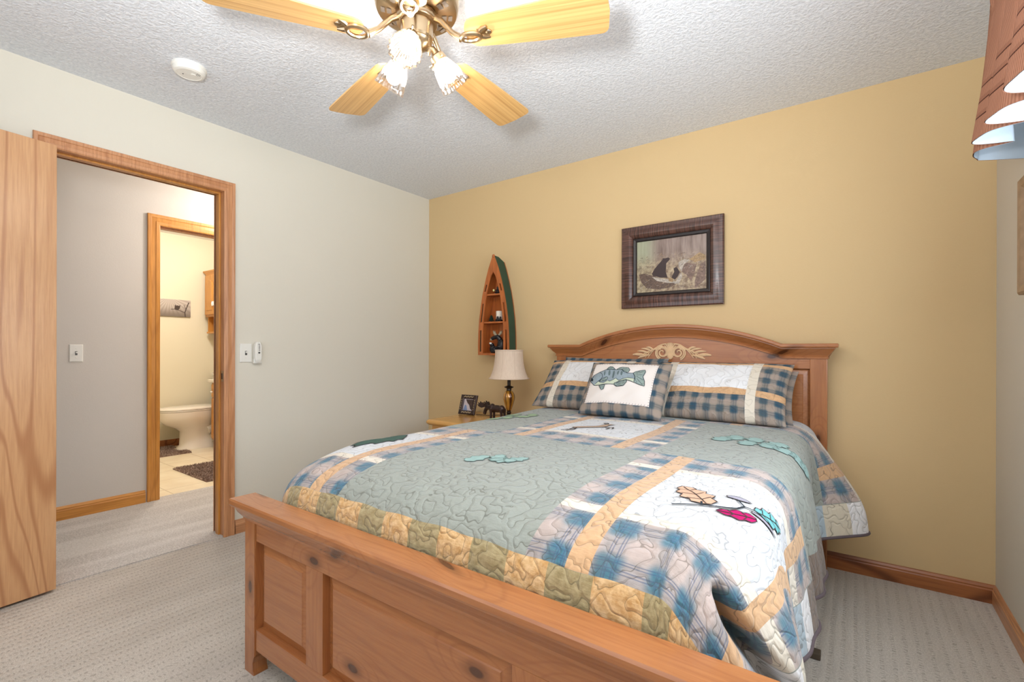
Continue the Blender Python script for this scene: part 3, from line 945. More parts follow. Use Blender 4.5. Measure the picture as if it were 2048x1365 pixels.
for (s0, t0) in ((2.60, -0.84), (2.64, -0.78), (2.70, -0.86), (2.715, -0.78), (2.775, -0.86), (2.80, -0.80), (2.835, -0.87), (2.885, -0.86), (2.93, -0.84)):
    app_leaf('leaf_applique', 'f_paleteal', s0, t0, 0.105, 0.085, rnd.uniform(1.0, 2.2), 3, 0.4, False, parent=qo)
for (s0, t0, a_) in ((2.005, -1.72, 0.3), (2.06, -1.675, 0.9), (2.095, -1.70, 2.4), (2.13, -1.665, 0.1)):
    app_leaf('leaf_applique', 'f_paleteal', s0, t0, 0.095, 0.07, a_ + 1, 3, 0.4, False, parent=qo)
for (s0, t0, a_) in ((1.46, -0.93, 0.3), (1.50, -0.86, 0.9), (1.55, -0.80, 2.4), (1.47, -0.76, 0.1), (1.57, -0.72, 1.1)):
    app_leaf('leaf_applique', 'f_mint', s0, t0, 0.10, 0.075, a_ + 1, 3, 0.4, False, parent=qo)
# leaping deer on the centre panel, drawn along the panel
def affine(o_, ex, ey): return lambda p: (o_[0] + p[0] * ex[0] + p[1] * ey[0], o_[1] + p[0] * ex[1] + p[1] * ey[1])
dm = affine((2.035, -0.935), (0.62, 0.62), (-0.62, 0.62))
body = [(-.085, .03), (-.05, .045), (.0, .04), (.06, .045), (.10, .075), (.13, .10), (.155, .095), (.175, .078), (.15, .072), (.13, .06), (.11, .03), (.07, .005), (.0, .0), (-.06, .0), (-.09, .01)]
bm = B(); decal(bm, [dm(p) for p in body], qm, 0.002); stroke(bm, [dm(p) for p in body], 0.003, qm, 0.0026, 1, True)
for leg in ([(-.08, .01), (-.12, -.03), (-.17, -.035)], [(-.07, .005), (-.10, -.045), (-.15, -.06)], [(.09, .01), (.13, -.01), (.11, -.045)], [(.08, .005), (.10, -.03), (.07, -.055)], [(.135, .10), (.13, .135), (.16, .15)], [(.14, .10), (.155, .13)]):
    stroke(bm, [dm(p) for p in leg], 0.008, qm, 0.0026, 1)
obj('deer_applique', bm, ['f_deer', 'f_outline'], qo)
# dark spruce on the left panel
tm = affine((1.455, -1.69), (0.0, 1.0), (-1.0, 0.0))
tree = [(-.15, -.02), (-.11, .0), (-.12, .02), (-.06, .03), (-.07, .055), (0, .05), (0.0, .075), (.05, .055), (.06, .07), (.15, 0), (.06, -.07), (.05, -.055), (0, -.075), (0, -.05), (-.07, -.055), (-.06, -.03), (-.12, -.02)]
bm = B(); decal(bm, [tm(p) for p in tree], qm, 0.002); stroke(bm, [tm(p) for p in tree], 0.004, qm, 0.0026, 1, True)
obj('tree_applique', bm, ['f_dkgreen', 'f_outline'], qo)

# ------------------------------------------------------------------ pillows
def pillow(name, cx, yb, zb, w_, h_, th, tilt, mat, label, cat, group=None, yaw=0.0, roll=0.0, pinch=0.05, n=36, flange=0.0):
    ex = Vector((math.cos(yaw), math.sin(yaw), 0))
    bk = Vector((-math.sin(yaw), math.cos(yaw), 0))
    ev = (bk * math.cos(tilt) + Vector((0, 0, 1)) * math.sin(tilt)).normalized()
    nn = ex.cross(ev).normalized()          # toward the viewer / up
    ex2 = (ex * math.cos(roll) + ev * math.sin(roll)); ev2 = nn.cross(ex2) if nn.cross(ex2).dot(ev) > 0 else -nn.cross(ex2)
    base = Vector((cx, yb, zb)) + ev * (h_ / 2)
    def surf(U_, V_, side_=1, off=0.0):
        f = max(0.0, (1 - abs(U_) ** 2.6)) * max(0.0, (1 - abs(V_) ** 2.6))
        tt = th / 2 * f ** 0.5
        x = U_ * w_ / 2 * (1 - pinch * (1 - V_ * V_))
        y = V_ * h_ / 2 * (1 - pinch * (1 - U_ * U_))
        wr = 0.0
        if side_ > 0:
            wr = 0.004 * math.sin(7 * U_ + 5 * V_) * f + 0.003 * math.sin(13 * U_ - 9 * V_ + cx * 9) * f
        return base + ex2 * x + ev2 * y + nn * (side_ * tt + wr + off)
    bm = B(); lay = bm.loops.layers.uv.verify()
    G = {}
    for sd in (1, -1):
        for i in range(n + 1):
            for j in range(n + 1):
                # denser toward the rim
                U_ = math.sin((i / n - 0.5) * PI); V_ = math.sin((j / n - 0.5) * PI)
                if (i in (0, n) or j in (0, n)) and sd < 0: G[sd, i, j] = G[1, i, j]
                else: G[sd, i, j] = bm.verts.new(surf(U_, V_, sd))
        for i in range(n):
            for j in range(n):
                q = [(i, j), (i + 1, j), (i + 1, j + 1), (i, j + 1)]
                try: f = bm.faces.new([G[sd, a, b_] for a, b_ in q])
                except ValueError: continue
                for l, (a, b_) in zip(f.loops, q):
                    l[lay].uv = ((math.sin((a / n - 0.5) * PI) * 0.5 + 0.5) * w_, (math.sin((b_ / n - 0.5) * PI) * 0.5 + 0.5) * h_)
    o = obj(name, bm, mat, None, (cx, yb, zb), smooth=True, sharp=180)
    tag(o, label, cat, group)
    fm = lambda a, b_, off: surf(a / w_ * 2 - 1, b_ / h_ * 2 - 1, 1, off)
    return o, fm, surf
PLS = [lin(164, 148, 136), lin(104, 112, 114), lin(52, 84, 100), lin(48, 62, 88), lin(112, 108, 92)]
def sham_mat(name, w_, h_, flip):
    m = Mat(name, 0.92, 0.12)
    u, v, _ = m.sep(m.co('UV'))
    if flip: u = u * -1.0 + w_
    UU = m.comb(u, v)
    c = plaid(m, u + 0.03, v + 0.02, 0.066, PLS)
    c = m.mix(v.inr(0.125, 0.165), c, m.mix(m.noise(UU, 60, 3).ss(.3, .7), tuple(x * .85 for x in TAN), TAN))
    c = m.mix(v.gt(h_ - 0.055) * v.lt(h_ - 0.03), c, TAN)
    c = m.mix(u.inr(0.10, 0.148), c, CRM)
    c = m.mix(u.inr(0.545, 0.59), c, CRM)
    c = m.mix(u.inr(0.148, 0.545) * v.inr(0.165, h_ - 0.05), c, WHT)
    st, puff = meander(m, UU, 24.0)
    c = m.mix(st * 0.30, c, lin(90, 80, 64))
    m.col(c)
    m.bump(puff * 0.7 + m.noise(UU, 200, 2) * 0.1, 0.5, 0.005)
    return m.mat
M['sham'] = sham_mat('quilted_sham_patchwork', 0.70, 0.40, False)
M['sham2'] = sham_mat('quilted_sham_patchwork_mirrored', 0.70, 0.40, True)
m = Mat('plaid_pillowcase', 0.92, 0.12)
u, v, _ = m.sep(m.co('UV')); m.col(plaid(m, u, v, 0.066, PLS)); m.bump(meander(m, m.comb(u, v), 24)[1], 0.4, 0.005)
M['plaidcase'] = m.mat
G_ = 'pillows at the head of the bed'
pillow('pillow', 1.80, -0.290, 0.762, 0.70, 0.35, 0.08, math.radians(62), 'plaidcase', 'plaid pillow standing behind the left patchwork sham', 'pillow')
pillow('pillow', 2.46, -0.290, 0.762, 0.70, 0.30, 0.08, math.radians(60), 'plaidcase', 'plaid pillow whose dark corner shows behind the right patchwork sham', 'pillow', roll=-0.03)
pillow('pillow_sham', 1.735, -0.435, 0.765, 0.72, 0.40, 0.14, math.radians(45), 'sham2', 'quilted patchwork sham on the left, partly behind the fish pillow', 'pillow')
pillow('pillow_sham', 2.43, -0.430, 0.765, 0.72, 0.40, 0.14, math.radians(45), 'sham', 'quilted patchwork sham with white panel, to the right of the fish pillow', 'pillow', yaw=math.radians(-1.5))
# fish cushion
FWD, FHT = 0.47, 0.345
m = Mat('fish_cushion_front', 0.9, 0.12)
u, v, _ = m.sep(m.co('UV'))
c = plaid(m, u, v, 0.070, PLS)
inn = u.inr(0.035, FWD - 0.058) * v.inr(0.052, FHT - 0.028)
c = m.mix(inn, c, lin(226, 218, 212))
m.col(c); m.bump(m.noise(m.comb(u, v), 300, 2), 0.2, 0.002)
M['fishcush'] = m.mat
fp, fm_, fs_ = pillow('fish_pillow', 2.015, -0.575, 0.762, FWD, FHT, 0.13, math.radians(55), 'fishcush', 'white cushion with embroidered fish and plaid border in front of the shams', 'cushion', pinch=0.03)
def fz(X, Y):
    v_ = 1 - (Y - 150) / 1080.0
    u_ = (X - 165 + 145 * (1 - v_)) / 1672.0
    return (u_ * FWD, v_ * FHT)
def fl(l): return [fz(*p) for p in l]
M['fishbody'] = plain('blue_grey_fish_fabric', lin(148, 162, 170), 0.85, 0.1, var=0.15, scale=120)
M['fishbelly'] = plain('pale_green_belly', lin(196, 204, 182), 0.85, 0.1)
M['fishline'] = plain('dark_teal_thread', lin(44, 58, 68), 0.8, 0.2)
M['fishspot'] = plain('dark_fish_bars', lin(96, 112, 114), 0.85)
headbody = fl([(222, 630), (240, 580), (300, 515), (420, 450), (560, 398), (680, 400), (780, 402), (920, 400), (960, 450), (1040, 475), (1150, 460), (1210, 540), (1205, 665), (1060, 630), (960, 660), (790, 705), (600, 722), (470, 742), (350, 742), (270, 682)])
bm = B(); decal(bm, headbody, fm_, 0.002); stroke(bm, headbody, 0.0032, fm_, 0.003, 1, True)
belly = fl([(350, 735), (440, 660), (480, 680), (560, 690), (640, 630), (690, 660), (760, 630), (820, 595), (880, 635), (970, 600), (1060, 575), (1205, 590), (1203, 660), (1060, 628), (960, 658), (790, 700), (600, 716), (470, 738)])
decal(bm, belly, fm_, 0.0024, 2); stroke(bm, belly[1:12], 0.0026, fm_, 0.0032, 1)
for x0, y0, hx_, hy_ in ((545, 480, 17, 52), (650, 470, 24, 58), (750, 510, 24, 92), (850, 480, 18, 50), (930, 490, 22, 50)):
    decal(bm, fl([(x0 + hx_ * math.cos(a / 12 * 2 * PI), y0 + hy_ * math.sin(a / 12 * 2 * PI)) for a in range(12)]), fm_, 0.0026, 3, 1)
stroke(bm, fl([(430, 460), (490, 500), (512, 560), (480, 620), (430, 660), (370, 715)]), 0.0030, fm_, 0.0032, 1)
mo = fl([(222, 632), (232, 572), (262, 572), (300, 612), (300, 652), (262, 640)]); decal(bm, mo, fm_, 0.003, 1, 1)
stroke(bm, fl([(295 + 28 * math.cos(a / 10 * 2 * PI), 545 + 24 * math.sin(a / 10 * 2 * PI)) for a in range(2, 10)]), 0.0022, fm_, 0.0032, 1)
fish = obj('fish_applique', bm, ['fishbody', 'fishline', 'fishbelly', 'fishspot'], fp, smooth=True, sharp=180)
fins = [([(580, 392), (605, 355), (640, 330), (705, 342), (775, 400), (680, 402)], 6), ([(800, 402), (850, 355), (910, 330), (1040, 345), (1080, 400), (1062, 450), (1020, 470), (960, 450), (920, 402)], 7),
        ([(1155, 458), (1200, 420), (1290, 397), (1385, 388), (1402, 430), (1362, 530), (1400, 612), (1412, 715), (1300, 690), (1205, 662), (1215, 560)], 8),
        ([(790, 690), (900, 645), (1050, 615), (1062, 670), (1000, 745), (850, 752), (800, 725)], 7), ([(470, 745), (500, 800), (545, 848), (590, 825), (602, 740)], 4), ([(455, 660), (520, 590), (605, 550), (630, 590), (590, 640), (500, 660)], 4)]
for pl, nr in fins:
    bm = B(); P = fl(pl); decal(bm, P, fm_, 0.0030, 0, 2); stroke(bm, P, 0.0030, fm_, 0.0036, 1, True)
    cx_ = sum(p[0] for p in P) / len(P); cy_ = sum(p[1] for p in P) / len(P)
    a0_, a1_ = P[0], P[-1]
    for k in range(nr):
        f_ = (k + 0.7) / nr
        i = f_ * (len(P) - 1); ii = int(i); fr = i - ii
        e_ = (P[ii][0] + (P[min(ii + 1, len(P) - 1)][0] - P[ii][0]) * fr, P[ii][1] + (P[min(ii + 1, len(P) - 1)][1] - P[ii][1]) * fr)
        b0 = (a0_[0] * (1 - f_) + a1_[0] * f_, a0_[1] * (1 - f_) + a1_[1] * f_)
        stroke(bm, [(b0[0] * .75 + e_[0] * .25, b0[1] * .75 + e_[1] * .25), (b0[0] * .12 + e_[0] * .88, b0[1] * .12 + e_[1] * .88)], 0.0019, fm_, 0.0036, 1)
    obj('fin', bm, ['fin', 'fishline'], fish, smooth=True, sharp=180)
bm = B()
u0_, u1_, v0_, v1_ = 0.035, FWD - 0.058, 0.052, FHT - 0.028
for k in range(23):
    uu_ = u0_ + (u1_ - u0_) * (k + .5) / 23
    for vv_, sg in ((v0_, -1), (v1_, 1)): stroke(bm, [(uu_ - 0.002, vv_ + sg * 0.004), (uu_ + 0.004, vv_ - sg * 0.008)], 0.0014, fm_, 0.0015)
for k in range(18):
    vv_ = v0_ + (v1_ - v0_) * (k + .5) / 18
    for uu_, sg in ((u0_, -1), (u1_, 1)): stroke(bm, [(uu_ + sg * 0.004, vv_), (uu_ - sg * 0.007, vv_ + 0.001)], 0.0014, fm_, 0.0015)
obj('blanket_stitching', bm, plain('mauve_thread', lin(110, 88, 92), 0.8), fp)
# ------------------------------------------------------------------ nightstand and what stands on it
ns = thing('nightstand', (0.87, -0.29, 0), 'honey wood nightstand with rounded top edge between the left wall and the bed', 'nightstand')
bm = B()
rings = []
for p, z in [(0.020, .582), (0.008, .584), (0.0, .592), (-.003, .601), (0.0, .611), (0.008, .618), (0.016, .620)]:
    r = []
    x0, x1, y0, y1 = 0.550 + p, 1.215 - p, -0.565 + p, -0.016
    rc = 0.02
    for cx, cy, a0 in ((x0 + rc, y0 + rc, PI), (x1 - rc, y0 + rc, 1.5 * PI)):
        for k in range(6):
            a = a0 + k / 5 * PI / 2
            r.append(Vector((cx + rc * math.cos(a), cy + rc * math.sin(a), z)))
    r += [Vector((x1, y1, z)), Vector((x0, y1, z))]
    rings.append(r)
loft(bm, rings, True, True)
obj('top', bm, 'stand', ns, smooth=True)
bm = B(); box(bm, 0.585, 1.185, -0.535, -0.02, 0.06, 0.582, 0.004); body_ = obj('body', bm, 'stand', ns)
for z0, z1 in ((0.345, 0.555), (0.11, 0.325)):
    bm = B(); box(bm, 0.62, 1.15, -0.552, -0.534, z0, z1, 0.005); d_ = obj('drawer', bm, 'stand', ns)
    for kx in (0.75, 1.02):
        bm = B(); lathe(bm, [(0.006, 0), (0.006, .012), (0.014, .018), (0.015, .026), (0, .03)], (kx, -0.552, (z0 + z1) / 2), 16, axis=(0, -1, 0)); obj('knob', bm, 'pinez', d_, smooth=True)
for lx in (0.60, 1.13):
    for ly in (-0.53, -0.06):
        bm = B(); box(bm, lx, lx + 0.05, ly, ly + 0.04, 0, 0.062, 0.004); obj('leg', bm, 'stand', ns)

LX, LY = 1.049, -0.235
lamp = thing('table_lamp', (LX, LY, 0.62), 'table lamp with amber glass body and cream bell shade on the nightstand', 'lamp')
bm = B(); lathe(bm, [(0.062, 0.621), (0.064, 0.626), (0.058, 0.633), (0.030, 0.640), (0.016, 0.652), (0.013, 0.665), (0.018, 0.672), (0.013, 0.680), (0.016, 0.690)], (LX, LY, 0), 32); obj('base', bm, 'lampdark', lamp, smooth=True, label='dark bronze base')
bm = B(); lathe(bm, [(0.014, 0.688), (0.020, 0.700), (0.032, 0.735), (0.040, 0.765), (0.042, 0.785), (0.038, 0.805), (0.028, 0.822), (0.018, 0.830)], (LX, LY, 0), 48, rib=0.03, nrib=12); obj('vase_body', bm, 'amber', lamp, origin=None, smooth=True, label='swirled amber glass body')
bm = B(); lathe(bm, [(0.017, 0.828), (0.018, 0.838), (0.016, 0.844), (0.032, 0.852), (0.034, 0.857), (0.022, 0.861), (0.012, 0.866), (0.012, 0.925), (0.006, 0.93), (0.006, 1.10)], (LX, LY, 0), 28); obj('neck', bm, 'lampdark', lamp, smooth=True)
bm = B()
SH = [(0.142, 0.916), (0.135, 0.926), (0.124, 0.950), (0.113, 0.985), (0.106, 1.02), (0.101, 1.06), (0.099, 1.095), (0.099, 1.118)]
for k in range(2):
    pass
lathe(bm, SH, (LX, LY, 0), 48, cap=False)
sh = obj('lamp_shade', bm, 'shade', lamp, smooth=True, sharp=60)
sm = sh.modifiers.new('thick', 'SOLIDIFY'); sm.thickness = 0.002
for z, r_ in ((0.917, 0.142), (1.117, 0.0995)):
    bm = B(); tube(bm, [(LX + r_ * math.cos(a * PI / 24), LY + r_ * math.sin(a * PI / 24), z) for a in range(49)], 0.0035, 6, False); obj('shade_trim', bm, 'shade', sh, smooth=True)
for k in range(8):
    a = k * PI / 4 + 0.2
    bm = B(); tube(bm, [(LX + (r_ + .0012) * math.cos(a), LY + (r_ + .0012) * math.sin(a), z) for r_, z in SH], 0.0012, 5); obj('shade_seam', bm, 'shade', sh)

# leaning photo frame
pf = thing('photo_frame', (0.634, -0.216, 0.62), 'small dark ornate photo frame standing on the nightstand', 'photo frame')
def framepos(u, v, d):  # u 0..0.157, v 0..0.152 , d toward the viewer
    ex = Vector((0.997, 0.07, 0)); ev = Vector((-0.02, 0.30, 0.95)).normalized(); ev = (ev - ex * ev.dot(ex)).normalized(); n = ex.cross(ev)
    return Vector((0.556, -0.225, 0.624)) + ex * u + ev * v + n * d
def frame_loft(bm, pos, w_, h_, prof, mi=0):
    rings = []
    for i, d in prof:
        rings.append([pos(i, i, d), pos(w_ - i, i, d), pos(w_ - i, h_ - i, d), pos(i, h_ - i, d)])
    loft(bm, rings, True, False, mi)
FW2, FH2 = 0.152, 0.152
bm = B(); frame_loft(bm, framepos, FW2, FH2, [(0.03, -0.008), (0, -0.008), (0, 0.004), (0.004, 0.007), (0.024, 0.007), (0.030, 0.002), (0.031, -0.006)])
fr_ = obj('frame', bm, 'bronze', pf, label='dark brown embossed frame')
bm = B()
for cx, cy in ((0.076, 0.016), (0.076, 0.137)):
    for k in range(-3, 4):
        decal(bm, leafpoly(cx + k * 0.013, cy, 0.018, 0.010, 0.6 * (1 if k % 2 else -1), 2, 0.3), framepos, 0.0085, 0, 0)
for cx in (0.014, 0.138):
    for k in range(-2, 3): decal(bm, leafpoly(cx, 0.076 + k * 0.018, 0.015, 0.008, 1.3 + 0.4 * (k % 2), 2, 0.3), framepos, 0.0085, 0, 0)
obj('leaf_relief', bm, plain('champagne_relief', lin(170, 150, 118), 0.5, metal=0.3), fr_)
M['ph_sky'] = plain('photo_pale', lin(196, 184, 186), 0.3); M['ph_blue'] = plain('photo_blue', lin(120, 140, 178), 0.3); M['ph_dark'] = plain('photo_dark', lin(72, 52, 44), 0.3, var=0.4, scale=80)
bm = B(); d_ = 0.001
decal(bm, [(0.03, 0.03), (0.122, 0.03), (0.122, 0.122), (0.03, 0.122)], framepos, -0.004, 0, 0)
decal(bm, [(0.035, 0.032), (0.075, 0.032), (0.06, 0.07), (0.045, 0.075)], framepos, -0.0035, 1, 0)
decal(bm, [(0.045, 0.118), (0.12, 0.118), (0.12, 0.035), (0.10, 0.045), (0.085, 0.075), (0.065, 0.09)], framepos, -0.0035, 2, 0)
obj('photo', bm, ['ph_sky', 'ph_blue', 'ph_dark'], pf, label='snapshot of a landscape with dark rocks')
bm = B(); prism(bm, [(-0.215, 0.621), (-0.125, 0.621), (-0.16, 0.70)], 'x', 0.628, 0.631); obj('easel_back', bm, 'black', pf)
bm = B(); tube(bm, [(0.70, -0.18, 0.624), (0.74, -0.17, 0.6235), (0.79, -0.16, 0.624), (0.85, -0.10, 0.624), (0.92, -0.05, 0.6235), (1.0, -0.14, 0.624)], 0.0025, 6)
tag(obj('lamp_cord', bm, 'wire', None, (0.85, -0.1, 0.62), smooth=True), 'thin black lamp cord lying on the nightstand behind the photo frame', 'cord')

# carved moose figurine: one voxel-joined body, antlers as a part
mx, my, mz = 1.018, -0.335, 0.62
ms = thing('moose_figurine', (mx, my, mz), 'dark carved moose figurine facing the photo frame on the nightstand', 'figurine')
bm = B()
def mp_(x, y, z): return (mx + x, my + y, mz + z)
ell(bm, mp_(0.0, 0, 0.088), (0.058, 0.024, 0.026)); ell(bm, mp_(-0.040, 0, 0.092), (0.026, 0.024, 0.030)); ell(bm, mp_(0.042, 0, 0.088), (0.024, 0.022, 0.027))
tube(bm, [mp_(-0.045, 0, 0.095), mp_(-0.075, 0, 0.092), mp_(-0.098, 0, 0.080)], [0.022, 0.018, 0.014], 10)
tube(bm, [mp_(-0.088, 0, 0.092), mp_(-0.104, 0, 0.066), mp_(-0.112, 0, 0.042)], [0.015, 0.013, 0.012], 10)
for lx, ly in ((-0.042, -0.014), (-0.036, 0.014), (0.046, -0.014), (0.052, 0.014)):
    tube(bm, [mp_(lx, ly, 0.09), mp_(lx + (0.004 if lx > 0 else 0), ly, 0.05), mp_(lx, ly, 0.002)], [0.014, 0.009, 0.0085], 10)
bd = obj('body', bm, 'bronze', ms); remesh(bd, 0.003)
bm = B()
for s in (-1, 1):
    tube(bm, [mp_(-0.088, s * 0.008, 0.098), mp_(-0.100, s * 0.030, 0.108)], 0.005, 6)
    prism(bm, [(mx - 0.085, mz + 0.098), (mx - 0.110, mz + 0.090), (mx - 0.135, mz + 0.098), (mx - 0.150, mz + 0.112), (mx - 0.134, mz + 0.112), (mx - 0.142, mz + 0.126), (mx - 0.124, mz + 0.120), (mx - 0.122, mz + 0.134), (mx - 0.108, mz + 0.122), (mx - 0.098, mz + 0.130), (mx - 0.088, mz + 0.112)], 'y', my + s * 0.028, my + s * 0.036)
obj('antlers', bm, 'bronze', ms)

# ------------------------------------------------------------------ boat-shaped wall shelf
BXC, BZ0, BZ1 = 0.816, 1.078, 1.838
boat = thing('boat_shelf', (BXC, -0.055, BZ0), 'wall shelf shaped like a rowing boat, green hull and cedar front, holding figurines', 'shelf')
HWT = [(1.078, .146), (1.15, .147), (1.25, .144), (1.35, .136), (1.45, .121), (1.55, .101), (1.65, .074), (1.74, .045), (1.80, .020), (1.838, .003)]
def hw_(z, tab=HWT):
    for (a, b_), (c_, d_) in zip(tab[:-1], tab[1:]):
        if z <= c_: return b_ + (d_ - b_) * (z - a) / (c_ - a)
    return tab[-1][1]
zs = [1.078 + (1.838 - 1.078) * k / 40 for k in range(41)]
IN = [(1.078, .098), (1.25, .098), (1.35, .092), (1.45, .080), (1.55, .062), (1.64, .036), (1.685, .020), (1.705, .004)]
YF, YB = -0.115, -0.012
for s in (-1, 1):
    bm = B()
    # hull side: outer skin curving back to the wall
    rings = []
    for z in zs:
        h_ = hw_(z); zb = min(z, 1.80)
        rings.append([Vector((BXC + s * h_, YF, z)), Vector((BXC + s * (h_ * 0.985), -0.06, z - 0.004 * (z > 1.7))), Vector((BXC + s * hw_(zb) * 0.90, YB, zb)), Vector((BXC + s * max(0, hw_(zb) * 0.90 - 0.012), YB, zb)), Vector((BXC + s * max(0.0, h_ - 0.012), YF + 0.012, z))])
    loft(bm, rings, True, True)
    bm.faces.ensure_lookup_table()
    for f in bm.faces:
        c_ = f.calc_center_median(); lim = hw_(c_.z) * (0.93 if c_.y > -0.06 else 0.95)
        if abs(c_.x - BXC) < lim - 0.003: f.material_index = 1
    obj('hull_side', bm, ['green', 'cedarz'], boat, smooth=True, sharp=30, label='dark green painted hull side')
# front face frame with slots: strips built band by band
SL = [(1.105, 1.27), (1.33, 1.475), (1.565, 1.618)]
bm = B()
for s in (-1, 1):
    def strip(fa, fb, za, zb, y0=YF - 0.010, y1=YF):
        n = max(2, int((zb - za) / 0.012)); rings = []
        for k in range(n + 1):
            z = za + (zb - za) * k / n
            a = fa(z); b_ = fb(z)
            rings.append([Vector((BXC + s * a, y0, z)), Vector((BXC + s * b_, y0, z)), Vector((BXC + s * b_, y1, z)), Vector((BXC + s * a, y1, z))])
        loft(bm, rings, True, True)
    inn = lambda z: hw_(z, IN) if z < 1.705 else 0.0
    out = lambda z: hw_(z) + 0.001
    lo = 1.078
    sa = lambda z: inn(z) + (out(z) - inn(z)) * 0.36
    sb = lambda z: inn(z) + (out(z) - inn(z)) * 0.70
    for a, b_ in SL:
        strip(inn, out, lo, a); strip(inn, sa, a, b_); strip(sb, out, a, b_); lo = b_
    strip(inn, out, lo, 1.838)
box(bm, BXC - 0.098, BXC + 0.098, YF - 0.010, YF, 1.078, 1.094)
obj('front_frame', bm, 'cedarz', boat, label='cedar front frame with cut out slots')
bm = B()
rings = [[Vector((BXC - hw_(min(z, 1.8)) * 0.9, YB - 0.001, z)), Vector((BXC + hw_(min(z, 1.8)) * 0.9, YB - 0.001, z)), Vector((BXC + hw_(min(z, 1.8)) * 0.9, -0.003, z)), Vector((BXC - hw_(min(z, 1.8)) * 0.9, -0.003, z))] for z in zs if z <= 1.801]
loft(bm, rings, True, True); obj('back_board', bm, 'cedarz', boat)
SHZ = (1.094, 1.334, 1.546)
for z in SHZ[1:]:
    h_ = hw_(z) - 0.014
    bm = B(); box(bm, BXC - h_, BXC + h_, YF - 0.004, YB - 0.002, z - 0.012, z, 0.001); obj('shelf_board', bm, 'cedarx', boat)
bm = B(); box(bm, BXC - 0.133, BXC + 0.133, YF, YB - 0.002, 1.080, 1.094); obj('bottom_board', bm, 'cedarx', boat)
bm = B(); ell(bm, (BXC, YF - 0.006, 1.832), (0.012, 0.010, 0.014)); obj('bow_cap', bm, 'cedarz', boat, smooth=True)

def bear(x, y, z, s, label, name='bear_figurine', extra=None, white=None):
    t = thing(name, (x, y, z), label, 'figurine')
    bm = B(); P = lambda a, b_, c_: (x + a * s, y + b_ * s, z + c_ * s)
    ell(bm, P(0, 0, .35), (.30 * s, .26 * s, .34 * s)); ell(bm, P(0, -.05, .78), (.20 * s, .19 * s, .18 * s)); ell(bm, P(-.05, -.24, .72), (.08 * s, .12 * s, .07 * s))
    for k in (-1, 1):
        ell(bm, P(k * .14, 0, .95), (.06 * s, .05 * s, .06 * s)); ell(bm, P(k * .26, -.18, .16), (.13 * s, .24 * s, .12 * s)); ell(bm, P(k * .26, -.14, .48), (.10 * s, .20 * s, .10 * s), (.5, 0, 0))
    b_ = obj('body', bm, 'black', t); remesh(b_, max(0.0015, 0.045 * s))
    bm = B(); ell(bm, P(-.05, -.35, .70), (.05 * s, .05 * s, .045 * s), sub=2); obj('muzzle', bm, 'antler', t, smooth=True)
    return t
b1 = bear(BXC + 0.012, -0.075, 1.547, 0.060, 'small black bear figurine on the top shelf of the boat')
bm = B(); ell(bm, (BXC - 0.004, -0.112, 1.572), (0.008, 0.006, 0.010), sub=2); obj('fish', bm, plain('pale_yellow_fish', lin(220, 210, 140), 0.5), b1, smooth=True, label='pale yellow fish held by the bear')
bm = B(); lathe(bm, [(0.026, 1.350), (0.027, 1.352), (0.027, 1.412), (0.025, 1.416), (0.022, 1.413), (0, 1.412)], (BXC + 0.020, -0.070, 0), 24)
cd = obj('pillar_candle', bm, 'candle', None, (BXC + 0.020, -0.07, 1.35), smooth=True); tag(cd, 'ivory pillar candle on the middle shelf of the boat', 'candle')
bm = B(); tube(bm, [(BXC + 0.020, -0.07, 1.411), (BXC + 0.020, -0.07, 1.420)], 0.0008, 5); obj('wick', bm, 'black', cd)
t = thing('candle_holder', (BXC + 0.032, -0.075, 1.335), 'black bear candle holder in front of the ivory candle', 'candle holder')
bm = B(); lathe(bm, [(0.034, 1.3345), (0.035, 1.340), (0.030, 1.349), (0.026, 1.3495)], (BXC + 0.020, -0.070, 0), 20)
obj('dish', bm, 'black', t, smooth=True)
bm = B()
for a, c_, r_ in ((0, .012, .014), (-.016, .010, .010), (.018, .012, .011), (-.004, .030, .009), (.020, .028, .008)): ell(bm, (BXC + 0.030 + a, -0.100, 1.337 + c_), (r_, r_ * .8, r_), sub=2)
tube(bm, [(BXC + 0.016, -0.10, 1.345), (BXC + 0.018, -0.10, 1.372)], 0.003, 6)
rb = obj('bears', bm, 'black', t); remesh(rb, 0.002)
tr = thing('tree_figurine', (BXC - 0.055, -0.075, 1.335), 'tiny dark green pine tree ornament beside the candle', 'figurine')
bm = B(); lathe(bm, [(0.004, 1.335), (0.004, 1.343), (0.023, 1.343), (0.010, 1.358), (0.018, 1.358), (0.008, 1.372), (0.013, 1.372), (0.0, 1.392)], (BXC - 0.055, -0.075, 0), 14, rib=.12, nrib=7); obj('foliage', bm, 'pinegreen', tr)
mo_ = thing('moose_and_bear_figurine', (BXC + 0.01, -0.07, 1.095), 'black figurine of a seated moose with pale antlers and a bear on the bottom shelf', 'figurine')
bm = B(); P = lambda a, b_, c_: (BXC + a, -0.072 + b_, 1.095 + c_)
ell(bm, P(.035, .005, .055), (.034, .028, .055)); tube(bm, [P(.030, 0, .10), P(.012, -.01, .125), P(-.02, -.015, .118), P(-.038, -.018, .108)], [.022, .019, .015, .014], 10)
tube(bm, [P(.05, 0, .07), P(.03, -.02, .045), P(0, -.022, .04)], .011, 8); tube(bm, [P(.04, -.01, .02), P(.0, -.03, .012), P(-.03, -.03, .012)], .014, 8)
ell(bm, P(-.038, -.005, .030), (.028, .024, .032)); ell(bm, P(-.040, -.015, .062), (.018, .017, .017)); tube(bm, [P(-.03, -.01, .03), P(0, -.03, .03)], .010, 8)
b_ = obj('body', bm, 'black', mo_); remesh(b_, 0.0025)
